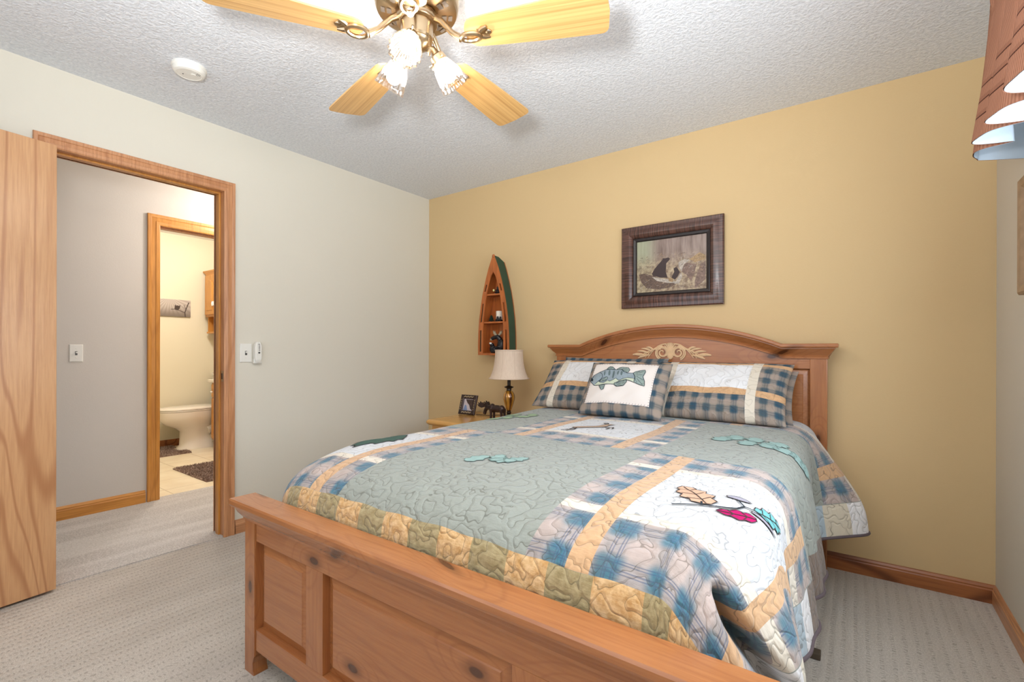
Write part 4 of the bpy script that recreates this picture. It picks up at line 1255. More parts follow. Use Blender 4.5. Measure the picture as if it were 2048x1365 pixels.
for s in (-1, 1):
    bm = B(); prism(bm, [(BXC + .012, 1.095 + .135), (BXC + .012 + s * .022, 1.095 + .134), (BXC + .012 + s * .040, 1.095 + .150), (BXC + .012 + s * .042, 1.095 + .172), (BXC + .012 + s * .030, 1.095 + .158), (BXC + .012 + s * .026, 1.095 + .170), (BXC + .012 + s * .018, 1.095 + .152)], 'y', -0.086, -0.078)
    obj('antler', bm, 'antler', mo_, label='pale resin antler')
bm = B(); ell(bm, P(-.042, -.020, .104), (.012, .010, .009), sub=2); obj('muzzle', bm, 'antler', mo_, smooth=True, label='pale muzzle of the moose')
bm = B(); ell(bm, P(-.045, -.022, .073), (.014, .012, .008), (0, .3, 0), sub=2); obj('cap', bm, 'white', mo_, smooth=True, label='white cap of the bear')

# ------------------------------------------------------------------ framed bear picture
FX0_, FX1_, FZ0_, FZ1_ = 1.806, 2.430, 1.389, 1.912
pic = thing('framed_picture', (2.118, -0.015, FZ0_), 'framed woodland print of two black bears in a wide dark wood frame above the headboard', 'picture')
def ppos(u, v, d): return Vector((FX0_ + u, -0.004 - d, FZ0_ + v))
PW, PH = FX1_ - FX0_, FZ1_ - FZ0_
m = Mat('dark_ribbed_frame', 0.28, 0.6)
x, y, z = m.sep(m.co())
# streaks run across the moulding
side_ = (x.abs() - 0.215).gt((z - 0.2615).abs() - 0.164)
sx_ = m.noise(m.comb(x * 130, 0.0, z * 6), 1.0, 3); sz_ = m.noise(m.comb(x * 6, 0.0, z * 130), 1.0, 3)
stk = sx_ * (side_ * -1.0 + 1.0) + sz_ * side_
m.col(m.mix(stk.ss(.35, .68), lin(56, 34, 28), lin(104, 70, 58)))
m.bump(stk, 0.35, 0.002)
m.bsdf.inputs['Coat Weight'].default_value = 0.2; m.bsdf.inputs['Coat Roughness'].default_value = 0.2
M['pframe'] = m.mat
bm = B(); frame_loft(bm, ppos, PW, PH, [(0.09, 0.0), (0, 0.0), (0, 0.022), (0.006, 0.026), (0.020, 0.026), (0.030, 0.030), (0.042, 0.034), (0.055, 0.034), (0.066, 0.028), (0.074, 0.020), (0.077, 0.014)])
fo = obj('frame', bm, 'pframe', pic, smooth=True, sharp=28)
bm = B(); frame_loft(bm, ppos, PW, PH, [(0.076, 0.010), (0.077, 0.018), (0.081, 0.020), (0.094, 0.017), (0.098, 0.012), (0.099, 0.008)])
obj('inner_fillet', bm, plain('black_fillet', lin(44, 36, 34), 0.35, var=.3, scale=60), pic)
m = Mat('woodland_print', 0.35, 0.4)
x, y, z = m.sep(m.co())
tr_ = m.noise(m.comb(x * 8, 0.0, z * 0.9), 2.6, 4, 0.6)
c = m.mix(tr_.ss(0.35, 0.65), lin(112, 92, 84), lin(156, 138, 128))
c = m.mix(x.ss(-0.06, -0.17), c, m.mix(m.noise(m.comb(x * 60, 0, z * 6), 1.2, 3), lin(140, 142, 116), lin(176, 176, 150)))
gr = m.noise(m.comb(x, 0.0, z), 38, 5, 0.7)
low = z.ss(0.36, 0.22)
c = m.mix(low * 0.8, c, m.mix(gr.ss(0.35, 0.65), lin(110, 86, 64), lin(196, 176, 142)))
m.col(c); M['print'] = m.mat
for k_, v_ in {'pr_bear': (60, 46, 46), 'pr_log': (112, 92, 80), 'pr_light': (196, 184, 170), 'pr_rock': (138, 114, 102), 'pr_gold': (176, 146, 108)}.items():
    M[k_] = plain('print_' + k_[3:], lin(*v_), 0.4, 0.3, var=0.42 if k_ != 'pr_bear' else 0.05, scale=110)
def zp(l):   # zoom pixel -> frame coordinates (quad of the visible print)
    out = []
    for X, Y in l:
        u = (X - 315) / (1128 - 315.0)
        yt = 440 + (333 - 440) * u; yb = 1045 + (990 - 1045) * u
        v = 1 - (Y - yt) / (yb - yt)
        out.append((0.099 + u * (PW - 0.198), 0.099 + v * (PH - 0.198)))
    return out
bm = B()
decal(bm, [(0.096, 0.096), (PW - 0.096, 0.096), (PW - 0.096, PH - 0.096), (0.096, PH - 0.096)], ppos, 0.006, 0, 0)
def pdec(pts, mi, off): decal(bm, zp(pts), ppos, off, mi, 0)
pdec([(340, 830), (400, 810), (520, 840), (640, 880), (740, 900), (800, 930), (700, 985), (560, 1000), (440, 990), (370, 920)], 2, 0.0064)
pdec([(500, 850), (600, 868), (700, 880), (820, 925), (700, 925), (560, 900)], 3, 0.0066)
pdec([(860, 740), (900, 680), (960, 690), (1020, 700), (1000, 800), (960, 900), (900, 820), (850, 790)], 4, 0.0064)
pdec([(815, 680), (870, 640), (950, 650), (880, 700), (850, 790), (820, 730)], 3, 0.0067)
pdec([(820, 840), (850, 800), (860, 850), (825, 930), (770, 935)], 3, 0.0067)
pdec([(1000, 900), (1060, 700), (1118, 660), (1118, 880), (1000, 990)], 4, 0.0065)
pdec([(940, 640), (1050, 560), (1118, 590), (1118, 640), (1000, 680)], 5, 0.0063)
pdec([(700, 870), (760, 850), (750, 915), (705, 905)], 5, 0.0068)
pdec([(500, 815), (530, 760), (580, 700), (625, 650), (632, 628), (660, 628), (700, 618), (718, 635), (705, 655), (672, 690), (672, 740), (668, 790), (690, 860), (600, 860), (560, 848), (515, 840)], 1, 0.0070)
pdec([(735, 860), (768, 790), (760, 750), (790, 732), (815, 760), (832, 795), (805, 850), (775, 885)], 1, 0.0070)
rs_ = random.Random(5)
for k in range(260):
    X = rs_.uniform(330, 1110); Y = rs_.uniform(560, 1000) + (0 if X > 500 else 60)
    if 490 < X < 840 and 600 < Y < 930: continue
    Y = min(Y, 1000); a_ = rs_.uniform(-1.4, 0.2); l_ = rs_.uniform(12, 46)
    stroke(bm, zp([(X, Y), (X + l_ * math.cos(a_), Y + l_ * math.sin(a_))]), rs_.uniform(0.0008, 0.0024), ppos, 0.0075, rs_.choice([3, 5, 5, 2, 4, 2]))
obj('print', bm, ['print', 'pr_bear', 'pr_log', 'pr_light', 'pr_rock', 'pr_gold'], pic, label='woodland print with two black bears at a log')

# framed picture on the right wall (only its far corner shows)
rp = thing('framed_picture', (W - 0.015, -0.685, 1.32), 'pale wood framed picture at the right edge, on the right wall below the valance', 'picture')
def rpos(u, v, d): return Vector((W - 0.002 - d, -0.475 - u, 1.325 + v))
bm = B(); frame_loft(bm, rpos, 0.42, 0.42, [(0.05, 0), (0, 0), (0, 0.02), (0.008, 0.026), (0.03, 0.022), (0.042, 0.014), (0.045, 0.006)])
obj('frame', bm, plain('weathered_tan_frame', lin(176, 146, 116), 0.5, var=.2, scale=30), rp)
bm = B(); decal(bm, [(0.04, 0.04), (0.38, 0.04), (0.38, 0.38), (0.04, 0.38)], rpos, 0.006, 0, 0); obj('print', bm, plain('muted_print', lin(170, 160, 140), 0.5, var=.3, scale=8), rp)

# ------------------------------------------------------------------ ceiling fan
FC = Vector((1.800, -1.810, 0))
BZf = 2.202
fan = thing('ceiling_fan', (FC.x, FC.y, H), 'five-blade oak and brass ceiling fan with lit glass shades', 'ceiling fan')
bm = B(); lathe(bm, [(0.085, H), (0.085, 2.430), (0.070, 2.420), (0.045, 2.416)], FC, 40); obj('canopy', bm, 'brass', fan, smooth=True)
bm = B(); lathe(bm, [(0.045, 2.420), (0.105, 2.417), (0.138, 2.400), (0.146, 2.375), (0.146, 2.335), (0.140, 2.322), (0.143, 2.317), (0.138, 2.307), (0.120, 2.300), (0.080, 2.296), (0.050, 2.295)], FC, 56)
mh = obj('motor_housing', bm, 'brass', fan, smooth=True, sharp=30)
for k in range(10):
    a = k * PI / 5 + 0.2
    for r0_, r1_, wd in ((0.088, 0.104, 0.13), (0.110, 0.124, 0.11)):
        pts = [(r0_, a - wd), (r0_, a + wd), (r1_, a + wd * 1.0), (r1_, a - wd * 1.0)]
        def zz(r_): return 2.296 + (r_ - 0.08) / 0.04 * 0.004 if r_ < .12 else 2.300 + (r_ - .12) / .018 * .007
        bm = B(); vs = [bm.verts.new((FC.x + r_ * math.cos(t_), FC.y + r_ * math.sin(t_), zz(r_) - 0.0018)) for r_, t_ in pts]
        bm.faces.new(vs)
        obj('vent_slot', bm, 'brassdark', mh)
bm = B(); lathe(bm, [(0.050, 2.297), (0.070, 2.294), (0.074, 2.289), (0.074, 2.270), (0.070, 2.264), (0.056, 2.262)], FC, 48, rib=0.015, nrib=20); obj('flywheel', bm, 'brass', fan, smooth=True)
bm = B(); lathe(bm, [(0.054, 2.264), (0.057, 2.260), (0.055, 2.212), (0.050, 2.206), (0.053, 2.201), (0.048, 2.192), (0.034, 2.182), (0.020, 2.176), (0.017, 2.168), (0.008, 2.162), (0, 2.160)], FC, 48)
sw = obj('switch_housing', bm, 'brass', fan, smooth=True, sharp=30)
def blade_w(r_):
    t = (r_ - 0.195) / (0.66 - 0.195)
    return 0.058 + (0.083 - 0.058) * min(1, max(0, t) * 1.3) ** 0.8
for k in range(5):
    a = 0.386 + k * 2 * PI / 5
    bm = B()
    out_ = []
    n = 14
    # outline: rounded root, widening, softly rounded tip corners
    for i in range(9):
        t = PI / 2 + i / 8 * PI
        out_.append((0.215 + 0.036 * math.cos(t) * 1.0, 0.058 * math.sin(t)))
    for r_, wv in ((0.30, -0.066), (0.45, -0.076), (0.60, -0.083)): out_.append((r_, wv))
    for i in range(6):
        t = -PI / 2 + i / 5 * PI / 2; out_.append((0.635 + 0.024 * math.cos(t), -0.060 + 0.024 * math.sin(t)))
    out_.append((0.664, 0))
    for i in range(6):
        t = i / 5 * PI / 2; out_.append((0.635 + 0.024 * math.cos(t), 0.060 + 0.024 * math.sin(t)))
    for r_, wv in ((0.60, 0.083), (0.45, 0.076), (0.30, 0.066)): out_.append((r_, wv))
    prism(bm, out_, 'z', -0.003, 0.003)
    bo = obj('blade', bm, 'blade', fan, origin=(FC.x, FC.y, BZf), rot=(0, 0, 0))
    bo.rotation_mode = 'QUATERNION'
    bo.rotation_quaternion = (Matrix.Rotation(a, 4, 'Z') @ Matrix.Rotation(math.radians(-9.4), 4, 'X')).to_quaternion()
    # blade iron: arm with an eyelet, below the blade root
    bm = B(); tl = math.radians(-9.4)
    tube(bm, [(0.062, 0, 0.076), (0.092, 0, 0.056), (0.130, 0, 0.012), (0.165, 0, -0.014)], [0.014, 0.011, 0.010, 0.013], 10)
    ring = [(0.200 + 0.034 * math.cos(t / 12 * PI), 0.024 * math.sin(t / 12 * PI), -0.014 + 0.003 * math.sin(t / 12 * PI)) for t in range(25)]
    tube(bm, ring, 0.0075, 8, False)
    for s in (-1, 1): tube(bm, [(0.225, s * 0.006, -0.010), (0.245, s * 0.020, -0.006), (0.262, s * 0.026, -0.0045)], [0.008, 0.009, 0.005], 8)
    box(bm, 0.225, 0.262, -0.022, 0.022, -0.0065, -0.0035, 0.001)
    ell(bm, (0.262, 0, -0.005), (0.012, 0.012, 0.006), sub=2)
    io = obj('blade_iron', bm, 'gold' if False else 'brass', fan, origin=(FC.x, FC.y, BZf), rot=(0, 0, 0), smooth=True)
    io.rotation_mode = 'QUATERNION'; io.rotation_quaternion = Matrix.Rotation(a, 4, 'Z').to_quaternion()
TILT = math.radians(38)
for k, az in enumerate((-58, 62, 182)):
    az = math.radians(az)
    rd = Vector((math.cos(az), math.sin(az), 0))
    ax = (rd * math.sin(TILT) + Vector((0, 0, -1)) * math.cos(TILT)).normalized()
    p0 = Vector((FC.x, FC.y, 2.190)) + rd * 0.035
    nk = p0 + rd * 0.022 + Vector((0, 0, 0.0))
    bm = B(); tube(bm, [p0 - rd * 0.01, nk, nk + ax * 0.025], [0.011, 0.012, 0.018], 12)
    lathe(bm, [(0.018, 0.018), (0.027, 0.024), (0.029, 0.036), (0.029, 0.046)], nk, 24, axis=ax)
    for q in range(3):
        t = q * 2 * PI / 3 + 0.4; e1 = ax.orthogonal().normalized(); e2 = ax.cross(e1)
        dd = e1 * math.cos(t) + e2 * math.sin(t)
        lathe(bm, [(0.002, 0.024), (0.002, 0.036), (0.0045, 0.037), (0.0045, 0.042)], nk + ax * 0.038, 8, axis=dd)
    arm = obj('lamp_holder', bm, 'brass', fan, smooth=True)
    bm = B()
    lathe(bm, [(0.0255, 0.040), (0.029, 0.045), (0.034, 0.056), (0.041, 0.074), (0.046, 0.096), (0.050, 0.120), (0.054, 0.140)], nk, 96, axis=ax, cap=False, rib=0.045, nrib=16)
    gs = obj('glass_shade', bm, 'shadeglass', arm, smooth=True, sharp=180)
    sm = gs.modifiers.new('thick', 'SOLIDIFY'); sm.thickness = 0.003
    bm = B()
    c0 = nk + ax * 0.092
    lathe(bm, [(0.012, -0.048), (0.013, -0.03), (0.019, -0.016), (0.025, 0.0), (0.025, 0.010), (0.020, 0.021), (0.011, 0.027), (0.0, 0.029)], c0, 16, axis=ax)
    obj('bulb', bm, 'bulb', arm, smooth=True)
for k, (dx, dy, z1) in enumerate(((0.062, -0.002, 2.155), (0.030, 0.052, 2.14))):
    bm = B()
    x_, y_ = FC.x + dx, FC.y + dy
    for i in range(int((2.235 - z1) / 0.0045)): ell(bm, (x_, y_, 2.235 - i * 0.0045), (0.0018,) * 3, sub=1)
    lathe(bm, [(0.002, z1 + 0.002), (0.005, z1 - 0.004), (0.006, z1 - 0.018), (0.003, z1 - 0.026), (0, z1 - 0.027)], (x_, y_, 0), 10)
    obj('pull_chain', bm, 'brass', sw, smooth=True)

# ------------------------------------------------------------------ small wall and ceiling fittings
sd_ = thing('smoke_detector', (0.520, -2.050, H), 'round white smoke detector on the ceiling near the doorway', 'smoke detector')
SDC = Vector((0.520, -2.050, 0))
bm = B(); lathe(bm, [(0.070, H), (0.070, 2.432), (0.066, 2.428), (0.066, 2.418), (0.060, 2.408), (0.050, 2.404), (0.048, 2.4055), (0.0, 2.4045)], SDC, 48); obj('housing', bm, 'white', sd_, smooth=True, sharp=25)
bm = B(); lathe(bm, [(0.011, 2.4045), (0.011, 2.402), (0, 2.4015)], SDC + Vector((0.012, 0.014, 0)), 18); obj('test_button', bm, 'white', sd_, smooth=True)
bm = B(); ell(bm, (SDC.x - 0.014, SDC.y - 0.020, 2.4045), (0.003, 0.003, 0.0015), sub=2); obj('indicator', bm, 'black', sd_)
bm = B()
for i in range(4):
    for j in range(3): ell(bm, (SDC.x + 0.022 + i * 0.005, SDC.y + 0.022 + j * 0.006, 2.405), (0.0016, 0.0016, 0.001), sub=1)
obj('sounder_holes', bm, 'grey', sd_)
def switch_plate(x, y, z, label, s=1):
    t = thing('light_switch', (x, y, z), label, 'light switch')
    bm = B()
    rings = [[Vector((x + d, y + a * (0.035 - i), z + b_ * (0.0575 - i))) for a, b_ in ((-1, -1), (1, -1), (1, 1), (-1, 1))] for i, d in ((0, 0), (0, 0.003), (0.003, 0.006), (0.006, 0.0065))]
    loft(bm, rings, True, True); obj('plate', bm, 'white', t)
    bm = B(); box(bm, x + 0.006, x + 0.0075, y - 0.006, y + 0.006, z - 0.013, z + 0.013); obj('toggle_slot', bm, 'grey', t)
    bm = B(); box(bm, x + 0.006, x + 0.019, y - 0.0045, y + 0.0045, z + 0.000, z + 0.010, 0.001); obj('toggle', bm, 'white', t)
    for dz in (-0.030, 0.030):
        bm = B(); ell(bm, (x + 0.0066, y, z + dz), (0.0012, 0.003, 0.003), sub=2); obj('screw', bm, 'white', t)
switch_plate(0.0, -1.552, 1.096, 'white light switch on the cream wall right of the doorway')
switch_plate(HX, -2.107, 1.090, 'white light switch on the hall wall seen through the doorway')
rc = thing('fan_remote', (0.0, -1.487, 1.03), 'curved white fan remote in a wall holder beside the switch', 'remote control')
bm = B(); rings = []
for k in range(17):
    t = k / 16; z = 1.035 + t * 0.130
    b_ = 0.020 + 0.012 * (1 - (2 * t - 1) ** 2) - 0.004 * (t < .1)
    hwid = 0.0235 * (1 - 0.55 * abs(2 * t - 1) ** 5)
    bend = 0.010 * (2 * t - 1) ** 2
    rings.append([Vector((0.004 + bend, -1.487 + a * hwid, z)) if d == 0 else Vector((0.004 + bend + b_ * d, -1.487 + a * hwid * 0.92, z)) for a, d in ((-1, 0), (-1, .8), (-.7, 1), (.7, 1), (1, .8), (1, 0))])
loft(bm, rings, True, True); ro = obj('remote_body', bm, 'white', rc, smooth=True, sharp=35)
def rx(z):
    t = (z - 1.035) / 0.130; return 0.004 + 0.010 * (2 * t - 1) ** 2 + 0.020 + 0.012 * (1 - (2 * t - 1) ** 2)
for k, z in enumerate((1.150, 1.140, 1.131, 1.122, 1.113)):
    bm = B(); box(bm, rx(z) - 0.001, rx(z) + 0.0012, -1.492 + (0.002 if k else 0), -1.481, z - 0.002, z + 0.002, 0.0005); obj('button', bm, 'grey', ro)
bm = B(); lathe(bm, [(0.006, 0), (0.006, 0.002), (0.0035, 0.0022), (0.0035, 0.001)], (rx(1.098), -1.487, 1.098), 16, axis=(1, 0, 0)); obj('button', bm, 'grey', ro, label='round fan button')
bm = B(); box(bm, 0.0, 0.022, -1.512, -1.462, 1.030, 1.062, 0.004); obj('holder', bm, 'white', rc)

# ------------------------------------------------------------------ window valance on the right wall
va = thing('curtain_valance', (3.45, -1.5, 2.30), 'gathered rust brown corduroy valance with tucks, over the side window', 'valance')
m = Mat('rust_corduroy', 0.9, 0.15)
u, v, _ = m.sep(m.co('UV'))
ribs = ((u * 190.0).fract() - 0.5).abs()
c = m.mix(ribs.ss(0.15, 0.4), lin(172, 122, 98), lin(146, 98, 76))
tk = m.noise(m.comb(u, v), 6, 2)
c = m.mix(tk * 0.3, c, lin(190, 142, 118))
for z_ in (0.07, 0.12, 0.17): c = m.mix((v - z_).abs().lt(0.0022), c, lin(74, 40, 28))
c = m.mix(v.inr(0.072, 0.085).max(v.inr(0.122, 0.135)).max(v.inr(0.172, 0.185)) * 0.35, c, lin(120, 76, 58))
m.col(c); m.bump(ribs, 0.5, 0.003)
M['cord'] = m.mat
M['lining'] = plain('pale_blue_lining', lin(206, 222, 236), 0.85, 0.1, var=.02)
def vpath(s):
    """distance along the header -> plan position of the cloth; s<0 is the return to the wall"""
    if s < 0: return Vector((3.545, -0.60)).lerp(Vector((3.425, -0.665)), (s + 0.14) / 0.14)
    return Vector((3.425, -0.665 - s))
bm = B(); lay = bm.loops.layers.uv.verify()
NSV, NZV = 300, 26
rows = []
L0, L1 = -0.14, 1.75
for j in range(NZV + 1):
    f = j / NZV
    z = 1.787 + f * (2.345 - 1.787)
    row = []
    for i in range(NSV + 1):
        s = L0 + (L1 - L0) * i / NSV
        p = vpath(s)
        env = sst(0.0, 0.10, s)
        dz = 1 - f
        amp = 0.006 + 0.045 * dz ** 1.2
        ph = s * 2 * PI / 0.19 + 0.8 * math.sin(s * 6)
        wv = math.sin(ph) + 0.25 * math.sin(2 * ph + 1)
        x_ = p.x - env * (amp * wv + 0.030 * dz) + (0.0 if s > 0 else 0)
        y_ = p.y + env * 0.020 * dz * math.cos(ph)
        if s <= 0.10: x_ -= 0.035 * dz * sst(-0.14, 0.02, s) * (1 - env * .9); y_ -= 0.0
        if f > 0.90: x_ += 0.006 * math.sin(s * 120)
        if 0.84 < f < 0.93: x_ += 0.010 * env
        row.append((Vector((x_, y_, z + 0.006 * math.sin(s * 9) * dz)), (s, z - 1.787)))
    rows.append(row)
vv = [[(bm.verts.new(p), uv_) for p, uv_ in r] for r in rows]
for j in range(NZV):
    for i in range(NSV):
        q = [vv[j][i], vv[j][i + 1], vv[j + 1][i + 1], vv[j + 1][i]]
        f = bm.faces.new([a[0] for a in q])
        for l, a in zip(f.loops, q): l[lay].uv = a[1]
fo_ = obj('fabric', bm, 'cord', va, smooth=True, sharp=180)
bm = B()
for j in range(NZV):
    pass
vv = []
for r in rows:
    ln = []
    for i, (p, uv_) in enumerate(r):
        a = r[max(i - 1, 0)][0]; b_ = r[min(i + 1, NSV)][0]
        d = (b_ - a); n = Vector((-d.y, d.x, 0)).normalized()   # toward the wall side
        if n.x < 0 and uv_[0] > 0.02: n = n
        ln.append(bm.verts.new(p - n * -0.003 if n.x > 0 else p - n * 0.003))
    vv.append(ln)
for j in range(NZV):
    for i in range(NSV): bm.faces.new((vv[j][i], vv[j][i + 1], vv[j + 1][i + 1], vv[j + 1][i]))
obj('lining', bm, 'lining', va, smooth=True, sharp=180, label='pale blue lining')
bm = B(); tube(bm, [(3.54, -0.62, 2.29), (3.47, -0.70, 2.29), (3.455, -0.80, 2.29), (3.455, -2.35, 2.29)], 0.010, 10); obj('curtain_rod', bm, 'white', va, smooth=True)

# ------------------------------------------------------------------ bathroom
tl = thing('toilet', (-3.0, -0.70, 0.002), 'white two-piece toilet in the bathroom beyond the hall', 'toilet')
TX = -3.035
def oval(yc, ly, lx, z, n=40, back=0.0, xc=TX):
    r = []
    for k in range(n):
        a = 2 * PI * k / n
        yy = math.sin(a); xx = math.cos(a)
        e = 0.85 if yy < 0 else 0.62
        r.append(Vector((xc + lx * abs(xx) ** e * (1 if xx > 0 else -1), yc + ly * abs(yy) ** (1.0 if yy < 0 else .7) * (1 if yy > 0 else -1), z)))
    return r
bm = B()
loft(bm, [oval(-0.66, 0.225, 0.120, 0.002), oval(-0.66, 0.222, 0.118, 0.02), oval(-0.67, 0.18, 0.098, 0.05), oval(-0.68, 0.165, 0.092, 0.13), oval(-0.68, 0.165, 0.095, 0.20), oval(-0.70, 0.20, 0.115, 0.245), oval(-0.735, 0.255, 0.15, 0.29), oval(-0.755, 0.285, 0.175, 0.34), oval(-0.76, 0.295, 0.185, 0.375), oval(-0.76, 0.30, 0.19, 0.43), oval(-0.76, 0.29, 0.18, 0.432), oval(-0.76, 0.22, 0.12, 0.40)], True, True)
bowl = obj('bowl', bm, 'porcelain', tl, smooth=True, sharp=50)
bm = B(); tube(bm, [(TX + 0.075, -0.60, 0.20), (TX + 0.080, -0.52, 0.23), (TX + 0.07, -0.44, 0.30), (TX + 0.05, -0.40, 0.33)], [0.05, 0.055, 0.055, 0.05], 14)
tube(bm, [(TX + 0.080, -0.56, 0.10), (TX + 0.080, -0.48, 0.13), (TX + 0.08, -0.40, 0.22)], [0.045, 0.05, 0.05], 14)
obj('trapway', bm, 'porcelain', tl, smooth=True)
bm = B(); box(bm, TX - 0.095, TX + 0.095, -0.56, -0.26, 0.002, 0.05, 0.01); obj('foot', bm, 'porcelain', tl)
bm = B(); loft(bm, [oval(-0.76, 0.300, 0.190, 0.4335), oval(-0.76, 0.302, 0.192, 0.438), oval(-0.76, 0.300, 0.190, 0.446)], True, True); obj('seat', bm, 'porcelain', tl, smooth=True, sharp=40)
bm = B(); loft(bm, [oval(-0.76, 0.298, 0.188, 0.449), oval(-0.76, 0.302, 0.192, 0.454), oval(-0.76, 0.300, 0.190, 0.463), oval(-0.75, 0.27, 0.16, 0.472), oval(-0.75, 0.2, 0.1, 0.475)], True, True); obj('lid', bm, 'porcelain', tl, smooth=True, sharp=40)
bm = B(); box(bm, TX - 0.20, TX + 0.20, -0.44, -0.215, 0.43, 0.80, 0.02); tk_ = obj('tank', bm, 'porcelain', tl, smooth=True, sharp=50)
bm = B(); box(bm, TX - 0.21, TX + 0.21, -0.45, -0.212, 0.80, 0.835, 0.01); obj('tank_lid', bm, 'porcelain', tl, smooth=True, sharp=50)

vn = thing('bath_vanity', (-2.40, -0.41, 0.002), 'oak bathroom vanity cabinet with drawer and door beside the toilet', 'vanity')
bm = B(); box(bm, -2.82, -1.95, -0.605, -0.205, 0.10, 0.745, 0.002); box(bm, -2.82, -1.95, -0.56, -0.205, 0.002, 0.10); obj('body', bm, 'honeyz', vn)
for k, (x0, x1) in enumerate(((-2.80, -2.40), (-2.37, -1.97))):
    bm = B(); box(bm, x0, x1, -0.622, -0.605, 0.585, 0.725, 0.003); d_ = obj('drawer', bm, 'honeyx', vn)
    bm = B(); ell(bm, (x0 + 0.05, -0.640, 0.640), (0.013, 0.012, 0.013)); obj('knob', bm, 'porcelain', d_, smooth=True)
    bm = B()
    loft(bm, [[Vector((x0 + i, y, 0.125 + i)), Vector((x1 - i, y, 0.125 + i)), Vector((x1 - i, y, 0.565 - i)), Vector((x0 + i, y, 0.565 - i))] for i, y in ((0, -0.605), (0, -0.620), (0.002, -0.622), (0.05, -0.622), (0.056, -0.613), (0.062, -0.613), (0.085, -0.621))], True, True)
    d_ = obj('door', bm, 'honeyz', vn)
    bm = B(); ell(bm, (x1 - 0.04, -0.640, 0.50), (0.013, 0.012, 0.013)); obj('knob', bm, 'porcelain', d_, smooth=True)
bm = B(); box(bm, -2.865, -1.93, -0.635, -0.203, 0.745, 0.778, 0.006); obj('countertop', bm, 'porcelain', vn)
bm = B(); lathe(bm, [(0.045, 0.779), (0.048, 0.785), (0.046, 0.835), (0.050, 0.838), (0.050, 0.850), (0.030, 0.858), (0, 0.86)], (-2.80, -0.50, 0), 28)
tag(obj('jar', bm, 'porcelain', None, (-2.80, -0.50, 0.779), smooth=True, sharp=40), 'white lidded jar on the corner of the bathroom counter', 'jar')

wc = thing('wall_cabinet', (-3.0, -0.36, 1.29), 'oak wall cabinet with arched door and open shelf above the toilet', 'cabinet')
bm = B(); box(bm, -3.26, -2.70, -0.50, -0.205, 1.50, 2.01, 0.002)
box(bm, -3.25, -3.235, -0.48, -0.205, 1.32, 1.50); box(bm, -2.725, -2.71, -0.48, -0.205, 1.32, 1.50); box(bm, -3.26, -2.70, -0.49, -0.205, 1.305, 1.325, 0.003); box(bm, -3.235, -2.725, -0.215, -0.205, 1.325, 1.50)
obj('body', bm, 'honeyz', wc)
bm = B()
rings = [[Vector((-3.26 - p, -0.205, z)), Vector((-3.26 - p, -0.50 - p, z)), Vector((-2.70 + p, -0.50 - p, z)), Vector((-2.70 + p, -0.205, z))] for p, z in ((0, 2.0), (0.004, 2.01), (0.012, 2.022), (0.022, 2.032), (0.024, 2.045), (0.0, 2.045))]
loft(bm, rings, True, True); obj('cornice', bm, 'honeyx', wc)
for x0, x1 in ((-3.235, -2.985), (-2.975, -2.725)):
    bm = B(); box(bm, x0, x1, -0.520, -0.501, 1.525, 1.985, 0.003)
    d_ = obj('door', bm, 'honeyz', wc)
    bm = B(); cxm = (x0 + x1) / 2; hwm = (x1 - x0) / 2 - 0.045
    pts = [(cxm - hwm, 1.57), (cxm + hwm, 1.57), (cxm + hwm, 1.88)] + [(cxm + hwm * math.cos(a / 8 * PI), 1.88 + 0.05 * math.sin(a / 8 * PI)) for a in range(1, 8)] + [(cxm - hwm, 1.88)]
    prism(bm, pts, 'y', -0.526, -0.519); bmesh.ops.bevel(bm, geom=[e for e in bm.edges if e.verts[0].co.y < -0.525 and e.verts[1].co.y < -0.525], offset=0.005, segments=1, affect='EDGES')
    obj('arched_panel', bm, 'honeyz', d_)
    bm = B(); kx = x1 - 0.018 if x0 < -3.1 else x0 + 0.018
    ell(bm, (kx, -0.532, 1.645), (0.010, 0.012, 0.030)); obj('knob', bm, 'porcelain', d_, smooth=True)
bm = B(); prism(bm, [(-0.205, 1.305), (-0.40, 1.305), (-0.38, 1.28), (-0.30, 1.26), (-0.25, 1.21), (-0.205, 1.19)], 'x', -3.02, -2.98); obj('bracket', bm, 'honeyz', wc)
t = thing('ceramic_figurine', (-3.03, -0.40, 1.325), 'small pale ceramic figurine on the open shelf of the wall cabinet', 'figurine')
bm = B(); lathe(bm, [(0.030, 1.326), (0.032, 1.345), (0.020, 1.375), (0.012, 1.39), (0.018, 1.405), (0.016, 1.42), (0, 1.43)], (-3.03, -0.40, 0), 20); obj('body', bm, 'candle', t, smooth=True)
bm = B(); lathe(bm, [(0.025, 2.046), (0.04, 2.06), (0.03, 2.09), (0.012, 2.10), (0.014, 2.115)], (-2.965, -0.40, 0), 20)
tag(obj('vase', bm, 'antler', None, (-2.965, -0.40, 2.046), smooth=True), 'small dull vase on top of the bathroom wall cabinet', 'vase')
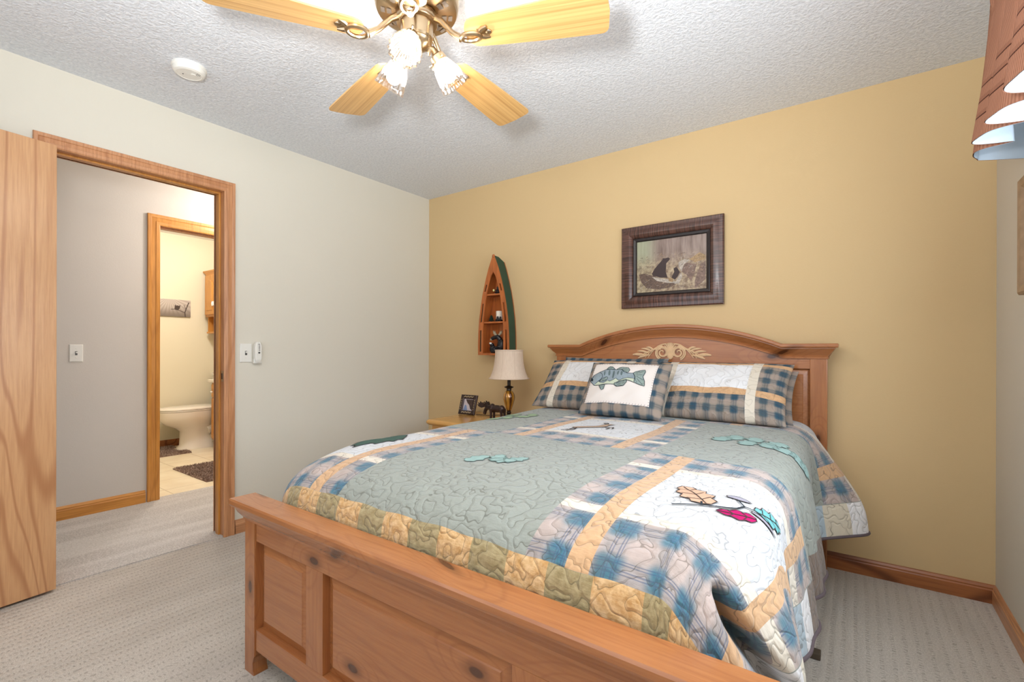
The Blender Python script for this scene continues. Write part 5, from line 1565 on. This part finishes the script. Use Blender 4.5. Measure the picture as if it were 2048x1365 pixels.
# unframed canvas of a bird on a bare branch
cv = thing('canvas_print', (-3.31, -0.80, 1.49), 'grey canvas print of a bird on a bare branch on the bathroom wall', 'picture')
bm = B(); box(bm, -3.319, -3.30, -0.955, -0.645, 1.492, 1.688, 0.001)
m = Mat('misty_grey_print', 0.6, 0.2); x, y, z = m.sep(m.co())
ang_ = (z - 0.22).m('ARCTAN2', y + 0.06)
ray = (ang_ * 14.0).sin().abs()
m.col(m.mix(ray * z.ss(0.0, 0.2) * 0.7, m.mix(z.ss(0.0, 0.15), lin(124, 112, 102), lin(168, 156, 146)), lin(214, 204, 196)))
obj('canvas', bm, m.mat, cv)
bm = B()
cp_ = lambda u, v, o_: Vector((-3.2995 + o_ * 0.3, -0.955 + u, 1.492 + v))
M['cvdark'] = plain('dark_branch_ink', lin(70, 56, 50), 0.6)
stroke(bm, [(.255, 0), (.25, .05), (.262, .09), (.29, .17)], 0.010, cp_, 0.001); stroke(bm, [(.25, .05), (.20, .07), (.15, .085), (.11, .082)], 0.006, cp_, 0.001); stroke(bm, [(.262, .09), (.24, .14)], 0.005, cp_, 0.001)
decal(bm, [(.145, .085), (.16, .075), (.185, .078), (.20, .10), (.205, .135), (.19, .125), (.175, .13), (.16, .125), (.15, .14), (.148, .11)], cp_, 0.0015, 0, 0)
obj('bird_on_branch', bm, 'cvdark', cv, label='dark silhouette of a bird on a branch')

def shag(name, poly_in, x0, x1, y0, y1, z0, n, label, hole=None):
    bm = B(); r = random.Random(11)
    box(bm, x0, x1, y0, y1, z0, z0 + 0.006, 0.002) if not hole else None
    if hole:
        a, b_, c_ = hole
        box(bm, x0, a, y0, y1, z0, z0 + 0.006); box(bm, b_, x1, y0, y1, z0, z0 + 0.006); box(bm, a, b_, y0, c_, z0, z0 + 0.006)
    o = obj(name, bm, 'rug', None, ((x0 + x1) / 2, (y0 + y1) / 2, z0))
    tag(o, label, 'rug')
    bm = B()
    for k in range(n):
        x = r.uniform(x0, x1); y = r.uniform(y0, y1)
        if hole and hole[0] < x < hole[1] and y > hole[2]: continue
        h_ = r.uniform(0.014, 0.026); w_ = r.uniform(0.003, 0.005)
        dx, dy = r.uniform(-.014, .014), r.uniform(-.014, .014)
        a = r.uniform(0, PI); ca, sa = math.cos(a) * w_, math.sin(a) * w_
        p = [bm.verts.new((x - ca, y - sa, z0 + .005)), bm.verts.new((x + ca, y + sa, z0 + .005)), bm.verts.new((x + sa, y - ca, z0 + .005)), bm.verts.new((x + dx, y + dy, z0 + h_))]
        mi = 0 if r.random() < .55 else 1
        for q in ((0, 1, 3), (1, 2, 3), (2, 0, 3)):
            f = bm.faces.new([p[i] for i in q]); f.material_index = mi
    po = obj('shag_pile', bm, ['rug', 'rughi'], o); po['kind'] = 'stuff'
shag('bath_rug', None, -2.08, -1.36, -1.235, -0.66, 0.002, 9000, 'brown shag bath rug in the middle of the tile floor')
shag('toilet_rug', None, -3.29, -2.74, -1.14, -0.835, 0.002, 5500, 'brown contour rug around the foot of the toilet', hole=(TX - 0.13, TX + 0.13, -0.90))
